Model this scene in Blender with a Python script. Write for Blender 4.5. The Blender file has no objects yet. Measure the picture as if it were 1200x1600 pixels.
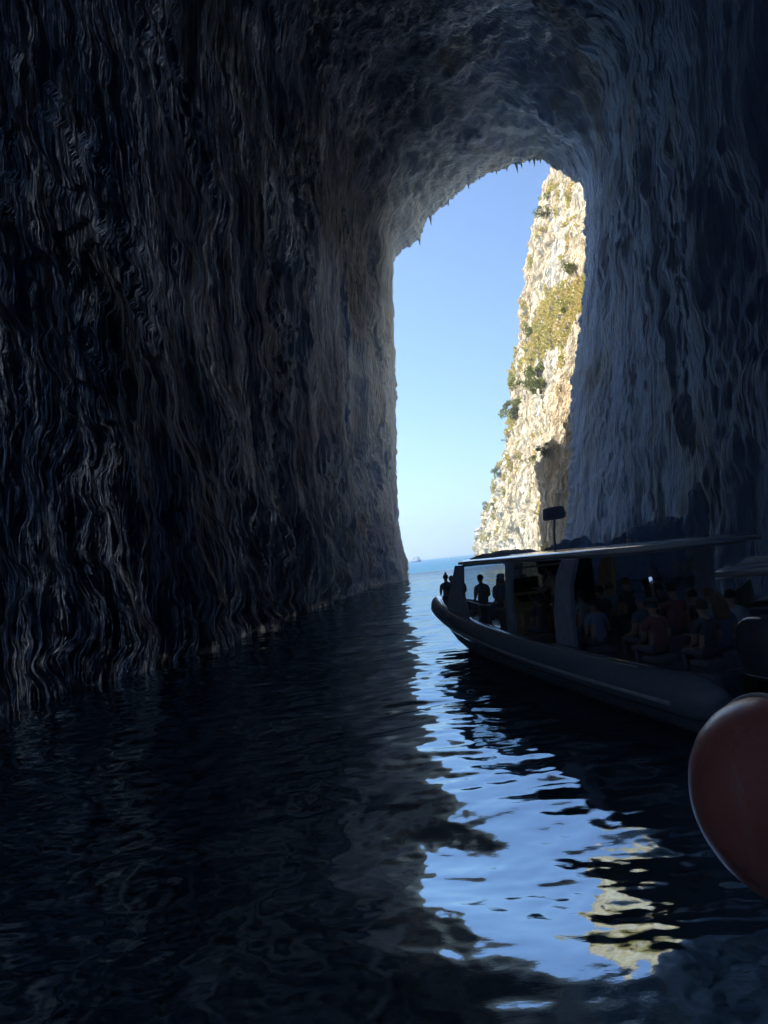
# scene settings
SUN_EL, SUN_AZ, SUN_STR = 42, -55, 5.0
SKY_STR, SKY_AIR, SKY_DUST, SKY_OZ = .115, 1.0, .6, 6.0
EXPO = 1.0
HEAD_OUT, HEAD_Z0, HEAD_Z1 = 3.0, 34.0, 56.0
HEAD_TOP = [72, 70, 70, 68, 66, 60, 54, 50]
HAZE, HAZE_G = .0005, .8
WAVE = (.090, .030, .020, .0055)
import bpy, bmesh, math, random
import numpy as np
from mathutils import Vector, Matrix, Euler
R = math.radians
rnd = random.Random(11)
S = bpy.context.scene
COL = S.collection

# ------------------------------------------------------------------ numpy noise
_rs = np.random.RandomState(5)
_perm = _rs.permutation(256); _perm = np.concatenate([_perm, _perm, _perm])
_g = _rs.normal(size=(256, 3)); _g /= np.linalg.norm(_g, axis=1)[:, None]
def perlin(x, y, z):
    x = np.asarray(x, float); y = np.asarray(y, float); z = np.asarray(z, float)
    xi = np.floor(x).astype(int); yi = np.floor(y).astype(int); zi = np.floor(z).astype(int)
    fx, fy, fz = x - xi, y - yi, z - zi
    u, v, w = [f * f * f * (f * (f * 6 - 15) + 10) for f in (fx, fy, fz)]
    xi &= 255; yi &= 255; zi &= 255
    def gr(a, b, c):
        h = _perm[_perm[_perm[(xi + a) & 255] + ((yi + b) & 255)] + ((zi + c) & 255)]
        g = _g[h]
        return g[..., 0] * (fx - a) + g[..., 1] * (fy - b) + g[..., 2] * (fz - c)
    l = lambda a, b, t: a + t * (b - a)
    x00 = l(gr(0, 0, 0), gr(1, 0, 0), u); x10 = l(gr(0, 1, 0), gr(1, 1, 0), u)
    x01 = l(gr(0, 0, 1), gr(1, 0, 1), u); x11 = l(gr(0, 1, 1), gr(1, 1, 1), u)
    return l(l(x00, x10, v), l(x01, x11, v), w) * 1.5
def fbm(x, y, z, o=3):
    s = 0; a = 1.0
    for i in range(o):
        s = s + a * perlin(x * 2 ** i + 17.3 * i, y * 2 ** i + 5.1 * i, z * 2 ** i + 9.7 * i); a *= .5
    return s
def ridge(n): return 1 - np.abs(n) * 2.0
def sst(a, b, x):
    t = np.clip((x - a) / (b - a), 0, 1); return t * t * (3 - 2 * t)

# ------------------------------------------------------------------ object helpers
def tag(o, label=None, cat=None, group=None, kind=None):
    if label: o['label'] = label
    if cat: o['category'] = cat
    if group: o['group'] = group
    if kind: o['kind'] = kind
    return o
def link(name, me, m=None, parent=None):
    o = bpy.data.objects.new(name, me); COL.objects.link(o)
    if m is not None:
        for q in (m if isinstance(m, (list, tuple)) else [m]): me.materials.append(q)
    if parent: o.parent = parent
    return o
def empty(name, loc=(0, 0, 0), rz=0.0, parent=None):
    o = bpy.data.objects.new(name, None); COL.objects.link(o)
    o.location = loc; o.rotation_euler = (0, 0, rz); o.empty_display_size = .2
    if parent: o.parent = parent
    return o
def grid_mesh(name, P, smooth=True, closed_v=False):
    nu, nv = P.shape[:2]
    me = bpy.data.meshes.new(name)
    co = P.reshape(-1, 3).astype(np.float32)
    i = np.arange(nu - 1)[:, None]; j = np.arange(nv - (0 if closed_v else 1))[None, :]
    j2 = (j + 1) % nv
    q = np.stack([i * nv + j + 0 * i, (i + 1) * nv + j, (i + 1) * nv + j2, i * nv + j2], -1).reshape(-1, 4)
    n = len(q)
    me.vertices.add(len(co)); me.vertices.foreach_set('co', co.ravel())
    me.loops.add(n * 4); me.loops.foreach_set('vertex_index', q.ravel().astype(np.int32))
    me.polygons.add(n); me.polygons.foreach_set('loop_start', np.arange(0, n * 4, 4, dtype=np.int32))
    me.polygons.foreach_set('loop_total', np.full(n, 4, np.int32))
    me.polygons.foreach_set('use_smooth', np.full(n, smooth, bool))
    me.update(calc_edges=True); me.validate()
    return me
def quads_mesh(name, co, q, smooth=False):
    me = bpy.data.meshes.new(name); n = len(q); k = q.shape[1]
    me.vertices.add(len(co)); me.vertices.foreach_set('co', np.asarray(co, np.float32).ravel())
    me.loops.add(n * k); me.loops.foreach_set('vertex_index', q.ravel().astype(np.int32))
    me.polygons.add(n); me.polygons.foreach_set('loop_start', np.arange(0, n * k, k, dtype=np.int32))
    me.polygons.foreach_set('loop_total', np.full(n, k, np.int32))
    me.polygons.foreach_set('use_smooth', np.full(n, smooth, bool))
    me.update(calc_edges=True); me.validate(); return me
class MB:
    """collects shapes and links them as ONE mesh object"""
    def __init__(s): s.b = bmesh.new()
    def box(s, c, d, rot=None, bev=0.0):
        r = bmesh.ops.create_cube(s.b, size=1.0); vs = r['verts']
        M = Matrix.Translation(c) @ (rot.to_matrix().to_4x4() if rot else Matrix()) @ Matrix.Diagonal((*d, 1))
        bmesh.ops.transform(s.b, matrix=M, verts=vs)
        if bev:
            es = list({e for v in vs for e in v.link_edges})
            bmesh.ops.bevel(s.b, geom=es, offset=bev, segments=2, affect='EDGES', profile=.6)
        return s
    def prism(s, pts, a, b, axis='x', bev=0):
        def mk(p, k):
            if axis == 'x': return (k, p[0], p[1])
            if axis == 'y': return (p[0], k, p[1])
            return (p[0], p[1], k)
        va = [s.b.verts.new(mk(p, a)) for p in pts]; vb = [s.b.verts.new(mk(p, b)) for p in pts]
        n = len(pts); fs = [s.b.faces.new(va), s.b.faces.new(vb[::-1])]
        for i in range(n): fs.append(s.b.faces.new((va[(i + 1) % n], va[i], vb[i], vb[(i + 1) % n])))
        bmesh.ops.recalc_face_normals(s.b, faces=fs)
        if bev:
            es = list({e for f in fs for e in f.edges})
            bmesh.ops.bevel(s.b, geom=es, offset=bev, segments=2, affect='EDGES', profile=.6)
        return s
    def tube(s, pts, r, seg=10, cap=True):
        pts = [Vector(p) for p in pts]; n = len(pts)
        rr = r if isinstance(r, (list, tuple)) else [r] * n
        rings = []; up = None
        for i, p in enumerate(pts):
            t = (pts[min(i + 1, n - 1)] - pts[max(i - 1, 0)]).normalized()
            if up is None:
                up = Vector((0, 0, 1)) if abs(t.z) < .9 else Vector((1, 0, 0))
            a = t.cross(up).normalized(); up = a.cross(t).normalized()
            rings.append([s.b.verts.new(p + (a * math.cos(2 * math.pi * k / seg) + up * math.sin(2 * math.pi * k / seg)) * rr[i]) for k in range(seg)])
        for i in range(n - 1):
            for k in range(seg):
                f = s.b.faces.new((rings[i][k], rings[i][(k + 1) % seg], rings[i + 1][(k + 1) % seg], rings[i + 1][k])); f.smooth = True
        if cap:
            s.b.faces.new(rings[0][::-1]); s.b.faces.new(rings[-1])
        return s
    def ball(s, c, r, seg=12):
        d = r if isinstance(r, (tuple, list)) else (r, r, r)
        q = bmesh.ops.create_uvsphere(s.b, u_segments=seg, v_segments=max(6, seg // 2 + 1), radius=1)
        bmesh.ops.transform(s.b, matrix=Matrix.Translation(c) @ Matrix.Diagonal((*d, 1)), verts=q['verts'])
        for v in q['verts']:
            for f in v.link_faces: f.smooth = True
        return s
    def loft(s, rings, cap=True, closed=True, smooth=True):
        vv = [[s.b.verts.new(p) for p in r] for r in rings]; n = len(vv[0])
        fs = []
        for i in range(len(vv) - 1):
            for k in range(n if closed else n - 1):
                f = s.b.faces.new((vv[i][k], vv[i][(k + 1) % n], vv[i + 1][(k + 1) % n], vv[i + 1][k])); f.smooth = smooth; fs.append(f)
        if cap and closed:
            fs.append(s.b.faces.new(vv[0][::-1])); fs.append(s.b.faces.new(vv[-1]))
        bmesh.ops.recalc_face_normals(s.b, faces=fs)
        return s
    def build(s, name, m, parent=None, loc=None):
        me = bpy.data.meshes.new(name)
        bmesh.ops.recalc_face_normals(s.b, faces=s.b.faces)
        s.b.to_mesh(me); s.b.free()
        o = link(name, me, m, parent)
        if loc: o.location = loc
        return o

# ------------------------------------------------------------------ materials
def nt(name):
    m = bpy.data.materials.new(name); m.use_nodes = True
    t = m.node_tree; b = t.nodes['Principled BSDF']
    return m, t, b
def N(t, typ, **kw):
    n = t.nodes.new(typ)
    for k, v in kw.items():
        if k in n.inputs: n.inputs[k].default_value = v
        else: setattr(n, k, v)
    return n
def ramp(t, fac, stops, interp='LINEAR'):
    n = t.nodes.new('ShaderNodeValToRGB'); e = n.color_ramp.elements; n.color_ramp.interpolation = interp
    while len(e) < len(stops): e.new(.5)
    for x, (p, c) in zip(e, stops):
        x.position = p; x.color = (*c, 1) if len(c) == 3 else c
    t.links.new(fac, n.inputs['Fac']); return n
def mixc(t, fac, a, b, mode='MIX'):
    n = t.nodes.new('ShaderNodeMix'); n.data_type = 'RGBA'; n.blend_type = mode
    for s, v in ((n.inputs['Factor'], fac), (n.inputs[6], a), (n.inputs[7], b)):
        if hasattr(v, 'links') or hasattr(v, 'is_linked'): t.links.new(v, s)
        else: s.default_value = v if not isinstance(v, tuple) or len(v) == 4 else (*v, 1)
    return n.outputs[2]
def mapping(t, scale=(1, 1, 1), coord='Object', loc=(0, 0, 0)):
    tc = N(t, 'ShaderNodeTexCoord'); mp = N(t, 'ShaderNodeMapping')
    mp.inputs['Scale'].default_value = scale; mp.inputs['Location'].default_value = loc
    t.links.new(tc.outputs[coord], mp.inputs['Vector']); return mp.outputs['Vector']
def noise(t, vec, scale, detail=4, rough=.55, dist=0.0, out='Fac'):
    n = N(t, 'ShaderNodeTexNoise', Scale=scale, Detail=detail, Roughness=rough, Distortion=dist)
    t.links.new(vec, n.inputs['Vector']); return n.outputs[out]
def math_(t, op, a, b=0.0, clamp=False):
    n = N(t, 'ShaderNodeMath'); n.operation = op; n.use_clamp = clamp
    for s, v in ((n.inputs[0], a), (n.inputs[1], b)):
        if hasattr(v, 'is_linked'): t.links.new(v, s)
        else: s.default_value = v
    return n.outputs[0]
def bump(t, b, h, dist, strength=1.0, prev=None):
    n = N(t, 'ShaderNodeBump', Distance=dist, Strength=strength)
    t.links.new(h, n.inputs['Height'])
    if prev: t.links.new(prev.outputs[0], n.inputs['Normal'])
    if b is not None: t.links.new(n.outputs[0], b.inputs['Normal'])
    return n
def plain(name, col, rough=.5, metal=0.0, var=.18, scale=6.0, spec=None, coat=0.0, rvar=.15):
    """base colour with a little wear: cloudy tone and gloss variation"""
    m, t, b = nt(name)
    v = mapping(t)
    n = noise(t, v, scale, 5, .6)
    lo = tuple(c * (1 - var) for c in col); hi = tuple(min(1, c * (1 + var)) for c in col)
    r = ramp(t, n, [(.3, lo), (.7, hi)]); t.links.new(r.outputs[0], b.inputs['Base Color'])
    q = noise(t, v, scale * 3, 4, .6)
    rr = ramp(t, q, [(.3, (max(0, rough - rvar * .5),) * 3), (.75, (min(1, rough + rvar * .5),) * 3)])
    t.links.new(rr.outputs[0], b.inputs['Roughness'])
    b.inputs['Metallic'].default_value = metal
    if coat: b.inputs['Coat Weight'].default_value = coat; b.inputs['Coat Roughness'].default_value = .12
    if spec is not None: b.inputs['Specular IOR Level'].default_value = spec
    return m
M = {}
def ridged(t, vec, scale, detail, rough, lac=2.1, dist=.3, off=.9, gain=1.6):
    n = N(t, 'ShaderNodeTexNoise'); n.noise_type = 'RIDGED_MULTIFRACTAL'; n.normalize = True
    for k_, v_ in dict(Scale=scale, Detail=detail, Roughness=rough, Lacunarity=lac, Distortion=dist, Offset=off, Gain=gain).items():
        if k_ in n.inputs: n.inputs[k_].default_value = v_
    t.links.new(vec, n.inputs['Vector']); return n.outputs[0]
# cave rock: limestone with a blue veil and shade tinted into its colours, vertical drip streaks and a pale crust just above the water
def cave_rock_mat():
    m, t, b = nt('cave_limestone')
    vi = mapping(t)
    geo = N(t, 'ShaderNodeTexCoord'); sep = N(t, 'ShaderNodeSeparateXYZ'); t.links.new(geo.outputs['Object'], sep.inputs[0])
    streak = noise(t, mapping(t, (.4, 1, .05)), 1.7, 8, .68, .12)
    patch = noise(t, vi, .09, 5, .6)
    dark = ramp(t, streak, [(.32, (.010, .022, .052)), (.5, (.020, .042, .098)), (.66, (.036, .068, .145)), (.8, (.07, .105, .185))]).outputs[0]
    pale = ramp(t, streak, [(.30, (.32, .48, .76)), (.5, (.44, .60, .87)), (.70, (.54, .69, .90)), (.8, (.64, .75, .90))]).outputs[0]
    # painted light falloff: right wall and mouth end paler, left wall darker
    back = math_(t, 'DIVIDE', math_(t, 'SUBTRACT', 17.0, sep.outputs[1]), 6.0, True)  # unseen rock behind the camera, made pale to bounce fill light onto the boats
    vault = math_(t, 'MULTIPLY', math_(t, 'DIVIDE', math_(t, 'SUBTRACT', sep.outputs[2], 34.0), 14.0, True), math_(t, 'DIVIDE', math_(t, 'SUBTRACT', 126.0, sep.outputs[1]), 30.0, True))  # painted shade: darkens the inner ceiling
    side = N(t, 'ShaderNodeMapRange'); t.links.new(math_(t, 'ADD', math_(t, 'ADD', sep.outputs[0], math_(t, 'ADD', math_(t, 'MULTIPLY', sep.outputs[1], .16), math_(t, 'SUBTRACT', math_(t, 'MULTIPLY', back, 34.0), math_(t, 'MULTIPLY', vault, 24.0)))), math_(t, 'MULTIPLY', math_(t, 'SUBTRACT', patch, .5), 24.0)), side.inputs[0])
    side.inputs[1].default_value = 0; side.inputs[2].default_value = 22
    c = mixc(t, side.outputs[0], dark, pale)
    och = ramp(t, noise(t, vi, .07, 5, .6), [(.53, (1, 1, 1)), (.64, (1.0, .82, .60)), (.75, (1, .70, .44))]).outputs[0]
    c = mixc(t, .8, c, och, 'MULTIPLY')
    # thin pale calcite drip threads, with ridge highlights painted into their colour
    def lines(vec, scale, det, k_, dist):
        n_ = noise(t, vec, scale, det, .55, dist)
        return math_(t, 'SUBTRACT', 1.0, math_(t, 'MULTIPLY', math_(t, 'ABSOLUTE', math_(t, 'SUBTRACT', n_, .5)), k_), True)
    th1 = lines(mapping(t, (.3, 1, .055)), 2.3, 4, 30.0, .12)
    th2 = lines(mapping(t, (.35, 1, .07), loc=(7, 3, 1)), 5.5, 4, 20.0, .15)
    th3 = lines(mapping(t, (.5, 1, .30), loc=(2, 9, 4)), 1.6, 5, 24.0, .3)
    th1 = math_(t, 'MAXIMUM', th1, math_(t, 'MULTIPLY', th3, .7))
    brk = ramp(t, noise(t, mapping(t, (1, 1, .22)), .7, 7, .72), [(.46, (.02, .02, .02)), (.60, (1, 1, 1))]).outputs[0]
    reg = ramp(t, noise(t, mapping(t, (1, 1, .3)), .16, 3, .5), [(.40, (.08, .08, .08)), (.58, (1, 1, 1))]).outputs[0]
    brk = math_(t, 'MULTIPLY', brk, reg)
    th = math_(t, 'MULTIPLY', math_(t, 'MAXIMUM', th1, math_(t, 'MULTIPLY', th2, .75)), brk)
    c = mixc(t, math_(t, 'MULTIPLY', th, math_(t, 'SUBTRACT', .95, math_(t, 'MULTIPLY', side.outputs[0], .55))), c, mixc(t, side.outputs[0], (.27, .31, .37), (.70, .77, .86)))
    wz = math_(t, 'ADD', sep.outputs[2], math_(t, 'MULTIPLY', math_(t, 'SUBTRACT', noise(t, vi, 1.4, 4), .5), 1.8))
    crust = ramp(t, math_(t, 'DIVIDE', wz, 2.0), [(.06, (1, 1, 1)), (.22, (0, 0, 0))]).outputs[0]
    crust = math_(t, 'MULTIPLY', crust, ramp(t, noise(t, vi, .22, 4), [(.50, (0, 0, 0)), (.60, (1, 1, 1))]).outputs[0])
    crust = math_(t, 'MULTIPLY', crust, ramp(t, noise(t, vi, 2.4, 4, .7), [(.44, (0, 0, 0)), (.54, (1, 1, 1))]).outputs[0])
    c = mixc(t, crust, c, (.80, .76, .68))
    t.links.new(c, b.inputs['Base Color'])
    b.inputs['Roughness'].default_value = .7; b.inputs['Specular IOR Level'].default_value = .16
    b1 = bump(t, None, ridged(t, mapping(t, (.35, 1, .05)), 2.2, 9, .68, 2.1, .08), .08, 1.0)
    b2 = bump(t, None, noise(t, mapping(t, (.5, 1, .25)), 8.0, 7, .74, .15), .04, .9, b1)
    bump(t, b, th, .035, 1, b2)
    return m
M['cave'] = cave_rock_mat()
def cliff_mat():
    m, t, b = nt('sunlit_limestone')
    vi = mapping(t)
    big = noise(t, vi, .035, 6, .62, .4)
    st = noise(t, mapping(t, (1, 1, .22)), .35, 8, .68, .5)
    base = ramp(t, st, [(.28, (.46, .38, .26)), (.40, (.74, .65, .50)), (.56, (.86, .78, .62)), (.75, (.92, .86, .73))]).outputs[0]
    och = ramp(t, big, [(.40, (1, 1, 1)), (.55, (1.0, .88, .70)), (.68, (.95, .74, .52))]).outputs[0]
    c = mixc(t, .8, base, och, 'MULTIPLY')
    vor = N(t, 'ShaderNodeTexVoronoi', Scale=.55); t.links.new(mapping(t, (1, 1, .45)), vor.inputs['Vector'])
    pk = ramp(t, math_(t, 'ADD', vor.outputs['Distance'], math_(t, 'MULTIPLY', noise(t, vi, 1.3, 4), .35)), [(.14, (.42, .38, .33)), (.28, (1, 1, 1))]).outputs[0]
    c = mixc(t, .65, c, pk, 'MULTIPLY')
    pn = ramp(t, noise(t, mapping(t, (1, 1, .6)), 1.1, 8, .75, .5), [(.34, (.36, .30, .23)), (.42, (1, 1, 1))]).outputs[0]
    c = mixc(t, .7, c, pn, 'MULTIPLY')
    t.links.new(c, b.inputs['Base Color']); b.inputs['Roughness'].default_value = .9
    b.inputs['Specular IOR Level'].default_value = .2
    b1 = bump(t, None, ridged(t, mapping(t, (1, 1, .45)), .32, 10, .7, 2.1, .5), .8, 1.0)
    bump(t, b, noise(t, mapping(t, (1, 1, .6)), 1.6, 9, .75, .4), .28, 1.0, b1)
    return m
M['cliff'] = cliff_mat()
def water_mat():
    m, t, b = nt('sea_water')
    vi = mapping(t)
    geo = N(t, 'ShaderNodeTexCoord'); sep = N(t, 'ShaderNodeSeparateXYZ'); t.links.new(geo.outputs['Object'], sep.inputs[0])
    yy = sep.outputs[1]
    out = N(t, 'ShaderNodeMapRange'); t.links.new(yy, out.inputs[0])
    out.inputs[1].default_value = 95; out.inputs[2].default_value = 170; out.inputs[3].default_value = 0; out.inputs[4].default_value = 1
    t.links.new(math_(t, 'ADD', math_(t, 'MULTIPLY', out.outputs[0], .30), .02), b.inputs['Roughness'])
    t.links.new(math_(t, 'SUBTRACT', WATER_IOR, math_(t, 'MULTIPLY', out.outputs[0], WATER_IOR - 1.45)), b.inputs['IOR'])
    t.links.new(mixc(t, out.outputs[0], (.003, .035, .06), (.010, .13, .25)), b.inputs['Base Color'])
    fine = noise(t, mapping(t, (.7, 1.6, 1)), 11.0, 4, .55)
    chop = noise(t, mapping(t, (.7, 1.2, 1)), .9, 5, .6)
    d = bump(t, None, fine, .0009)
    e = bump(t, b, chop, 1.0, 1, d); t.links.new(math_(t, 'MULTIPLY', out.outputs[0], .5), e.inputs['Distance'])
    b.inputs['Specular Tint'].default_value = (.74, .90, 1, 1)
    return m
WATER_IOR = 7.5
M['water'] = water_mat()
def leaf_mat(name, cols):
    m, t, b = nt(name)
    n = noise(t, mapping(t, coord='Generated' if 'shrub' in name else 'Object'), .5 if 'grass' in name else 5, 4, .6)
    c = ramp(t, n, [(.3, cols[0]), (.5, cols[1]), (.7, cols[2])]).outputs[0]
    t.links.new(c, b.inputs['Base Color']); b.inputs['Roughness'].default_value = .75
    b.inputs['Specular IOR Level'].default_value = .2
    tr = N(t, 'ShaderNodeBsdfTranslucent'); t.links.new(c, tr.inputs[0]); mx = N(t, 'ShaderNodeMixShader'); mx.inputs[0].default_value = .45
    t.links.new(b.outputs[0], mx.inputs[1]); t.links.new(tr.outputs[0], mx.inputs[2]); t.links.new(mx.outputs[0], t.nodes['Material Output'].inputs['Surface'])
    return m
M['leaf'] = leaf_mat('shrub_leaves', [(.10, .13, .04), (.19, .22, .07), (.32, .32, .11)])
M['grass'] = leaf_mat('dry_grass', [(.34, .36, .09), (.58, .50, .17), (.72, .52, .25)])
M['bark'] = plain('bark', (.12, .085, .06), .9)
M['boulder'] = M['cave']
M['tube'] = plain('grey_rubber_tube', (.29, .35, .43), .2, var=.10, coat=1.0, rvar=.08)
M['strake'] = plain('rubber_strake', (.62, .63, .64), .5)
M['hull'] = plain('dark_gelcoat', (.22, .27, .34), .25, coat=.3)
M['deck'] = plain('deck', (.38, .39, .40), .7)
M['white'] = plain('white_gelcoat', (.82, .82, .80), .14, var=.05, coat=1.0, rvar=.06)
M['frame'] = plain('painted_arch', (.62, .69, .78), .4)
M['beige'] = plain('beige_panel', (.80, .62, .34), .45)
M['yellow'] = plain('yellow_console', (.82, .62, .24), .4)
M['black'] = plain('black_plastic', (.03, .032, .036), .3)
M['canvas'] = plain('dark_canvas', (.30, .35, .43), .75)
M['steel'] = plain('stainless', (.75, .75, .75), .14, metal=1.0, var=.05)
M['seat'] = plain('bench_vinyl', (.30, .32, .36), .5)
M['cowl'] = plain('engine_cowl', (.09, .10, .12), .22, coat=.6)
M['letter'] = plain('grey_lettering', (.55, .57, .60), .4)
M['red'] = plain('red_rubber', (.78, .26, .20), .36, var=.16, scale=3.0, coat=.25)
def salty(name, col):
    m, t, b = nt(name); v = mapping(t)
    a = ramp(t, noise(t, v, 1.6, 5, .6), [(.35, tuple(c * .8 for c in col)), (.65, tuple(min(1, c * 1.1) for c in col))]).outputs[0]
    st = ramp(t, noise(t, mapping(t, (3, 3, .6)), 3.5, 8, .7, .4), [(.54, (0, 0, 0)), (.74, (1, 1, 1))]).outputs[0]
    c = mixc(t, math_(t, 'MULTIPLY', st, .35), a, (.75, .68, .64))
    sc = ramp(t, noise(t, mapping(t, (1.5, 1.5, 18), loc=(3, 1, 2)), 4.0, 6, .7), [(.66, (0, 0, 0)), (.72, (1, 1, 1))]).outputs[0]
    c = mixc(t, math_(t, 'MULTIPLY', sc, .4), c, (.30, .10, .09))
    t.links.new(c, b.inputs['Base Color'])
    q = ramp(t, noise(t, v, 9, 5, .65), [(.3, (.22,) * 3), (.7, (.48,) * 3)]); t.links.new(q.outputs[0], b.inputs['Roughness'])
    b.inputs['Coat Weight'].default_value = .6; b.inputs['Coat Roughness'].default_value = .32
    bump(t, b, noise(t, v, 40, 4, .6), .002, .6)
    return m
M['red'] = salty('red_rubber', (.60, .17, .13))
M['skin'] = plain('skin', (.70, .48, .37), .55, var=.08)
M['hair_dark'] = plain('dark_hair', (.09, .08, .075), .5)
M['hair_brown'] = plain('brown_hair', (.34, .23, .15), .5)
M['eye'] = plain('eye', (.05, .04, .03), .2)
for nm, c in dict(shirt_navy=(.26, .34, .50), shirt_grey=(.66, .69, .73), shirt_cream=(.92, .84, .58), shirt_maroon=(.52, .24, .25), shirt_black=(.17, .19, .22), shirt_blue=(.44, .56, .74), shirt_white=(.75, .75, .75), trousers=(.25, .28, .36), shoe=(.05, .05, .05)).items():
    M[nm] = plain(nm, c, .85, var=.12, scale=12)
def glass_mat(nm, TINT):
    m, t, b = nt(nm); t.nodes.remove(b)
    tr = N(t, 'ShaderNodeBsdfTransparent'); tr.inputs[0].default_value = (TINT, TINT * 1.15, TINT * 1.3, 1)
    gl = N(t, 'ShaderNodeBsdfGlossy'); gl.inputs['Roughness'].default_value = .03
    fr = N(t, 'ShaderNodeFresnel', IOR=1.45); mx = N(t, 'ShaderNodeMixShader'); t.links.new(fr.outputs[0], mx.inputs[0])
    t.links.new(tr.outputs[0], mx.inputs[1]); t.links.new(gl.outputs[0], mx.inputs[2]); t.links.new(mx.outputs[0], t.nodes['Material Output'].inputs['Surface'])
    return m
M['glass'] = glass_mat('tinted_window', .03); M['clear'] = glass_mat('clear_windscreen', .42)
def screen_mat():
    m, t, b = nt('lit_screen'); b.inputs['Base Color'].default_value = (.02, .03, .06, 1)
    b.inputs['Emission Color'].default_value = (.35, .55, 1, 1); b.inputs['Emission Strength'].default_value = .35
    b.inputs['Roughness'].default_value = .1
    return m
M['screen'] = screen_mat()
# ------------------------------------------------------------------ the cave
RIM_L = np.array([(2.42, 105.5, -2.0), (2.68, 114.5, -0.33), (3.30, 116.0, 0.92), (2.81, 116.86, 2.83), (2.35, 117.22, 4.64), (2.07, 117.58, 8.22), (2.44, 117.7, 13.76), (2.8, 117.76, 18.22), (3.4, 117.82, 24.96), (4.25, 117.88, 34.03), (4.89, 118.06, 43.27), (5.28, 118.18, 49.12), (6.07, 118.12, 55.5)])
RIM_A = np.array([(6.07, 118.12, 55.5), (6.8, 117.82, 57.05), (8.92, 116.74, 57.85), (10.77, 115.78, 58.47), (12.04, 115.24, 61.09), (15.39, 113.5, 63.05), (19.55, 111.22, 64.86), (22.84, 109.3, 65.51), (26.65, 106.9, 65.09), (30.42, 104.38, 64.42), (31.43, 103.6, 63.3), (32.2, 102.94, 61.76), (33.24, 102.1, 60.51), (34.25, 101.2, 58.52), (35.35, 100.24, 56.81)])
RIM_R = np.array([(35.35, 100.24, 56.81), (35.03, 100.0, 51.74), (34.27, 100.0, 45.79), (33.7, 100.06, 41.88), (32.89, 100.36, 38.61), (31.63, 100.72, 32.43), (30.32, 101.26, 27.79), (29.48, 101.44, 23.0), (28.83, 101.38, 17.19), (27.96, 101.5, 11.49), (26.81, 101.74, 4.89), (25.91, 101.98, 0.2), (25.6, 102, -2.0)])
NL, NA, NR = 330, 170, 230
def resample(P, n, end=True):
    d = np.concatenate([[0], np.cumsum(np.linalg.norm(np.diff(P, axis=0), axis=1))]); d /= d[-1]
    t = np.linspace(0, 1, n, endpoint=end)
    return np.stack([np.interp(t, d, P[:, k]) for k in range(3)], 1)
rim = np.concatenate([resample(RIM_L, NL, False), resample(RIM_A, NA, False), resample(RIM_R, NR)])
NT = len(rim)
yk = lambda y, tab: np.interp(y, [a for a, _ in tab], [b for _, b in tab])
def interior(y):
    """ring points for an array of depths y (one per ring column t)"""
    xl = yk(y, [(-30, -12), (18, -11.2), (22, -10.4), (26, -9.6), (30, -8.3), (42, -7.6), (56, -6.4), (74, -4.2), (92, -3.0), (104, .6), (118, 1.5)])
    lean_l = yk(y, [(-30, 0), (30, -1.5), (70, 2.0), (118, 4.5)])
    hl = yk(y, [(-30, 12), (10, 20), (30, 34), (60, 48), (118, 54)])
    xr = yk(y, [(-30, 12), (18, 13.2), (28, 15.2), (45, 20.0), (60, 23.3), (80, 26.2), (100, 27.0)])
    lean_r = yk(y, [(-30, 0), (30, 2.5), (60, 5), (100, 8.5)])
    hr = yk(y, [(-30, 12), (10, 22), (30, 36), (60, 50), (100, 56)])
    za = yk(y, [(-30, 16), (0, 30), (20, 42), (40, 54), (60, 64), (85, 72), (104, 69), (118, 68)])
    out = np.zeros((len(y), 3)); out[:, 1] = y
    k = np.arange(NT)
    a = k < NL; b = (k >= NL) & (k < NL + NA); c = k >= NL + NA
    f = k[a] / NL
    out[a, 0] = xl[a] + lean_l[a] * f ** 1.3; out[a, 2] = -2 + (hl[a] + 2) * f
    f = (k[c] - NL - NA) / (NR - 1)
    out[c, 0] = xr[c] + lean_r[c] * (1 - f) ** 1.2; out[c, 2] = -2 + (hr[c] + 2) * (1 - f)
    f = (k[b] - NL) / NA
    x0 = xl[b] + lean_l[b]; x1 = xr[b] + lean_r[b]; th = np.pi * f
    z0 = hl[b] * (1 - f) + hr[b] * f
    out[b, 0] = (x0 + x1) / 2 - (x1 - x0) / 2 * np.sign(np.cos(th)) * np.abs(np.cos(th)) ** .9
    out[b, 2] = z0 + (za[b] - z0) * np.sin(th) ** .85
    return out
NW = 900
wv = np.concatenate([np.linspace(-.42, 0, 40, endpoint=False), np.linspace(0, 1, NW)])
base = np.zeros((len(wv), NT, 3))
Yr = rim[:, 1]
for i, w in enumerate(wv):
    if w >= 0: y = 11.0 * (Yr / 11.0) ** w
    else: y = 11.0 + (w / .42) * 25 + 0 * Yr
    p = interior(y)
    s = sst(0, 1, (y - (Yr - 13)) / 13)[:, None]
    s = s ** 1.4
    p = p * (1 - s) + rim * s
    p[:, 1] = y
    if w < 0:    # the back of the cave closes behind the boats
        q = sst(.75, 1.0, -w / .42)
        cx, cz = 0.0, 4.0
        p[:, 0] = p[:, 0] * (1 - q) + cx * q; p[:, 2] = p[:, 2] * (1 - q) + cz * q
    base[i] = p
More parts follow.
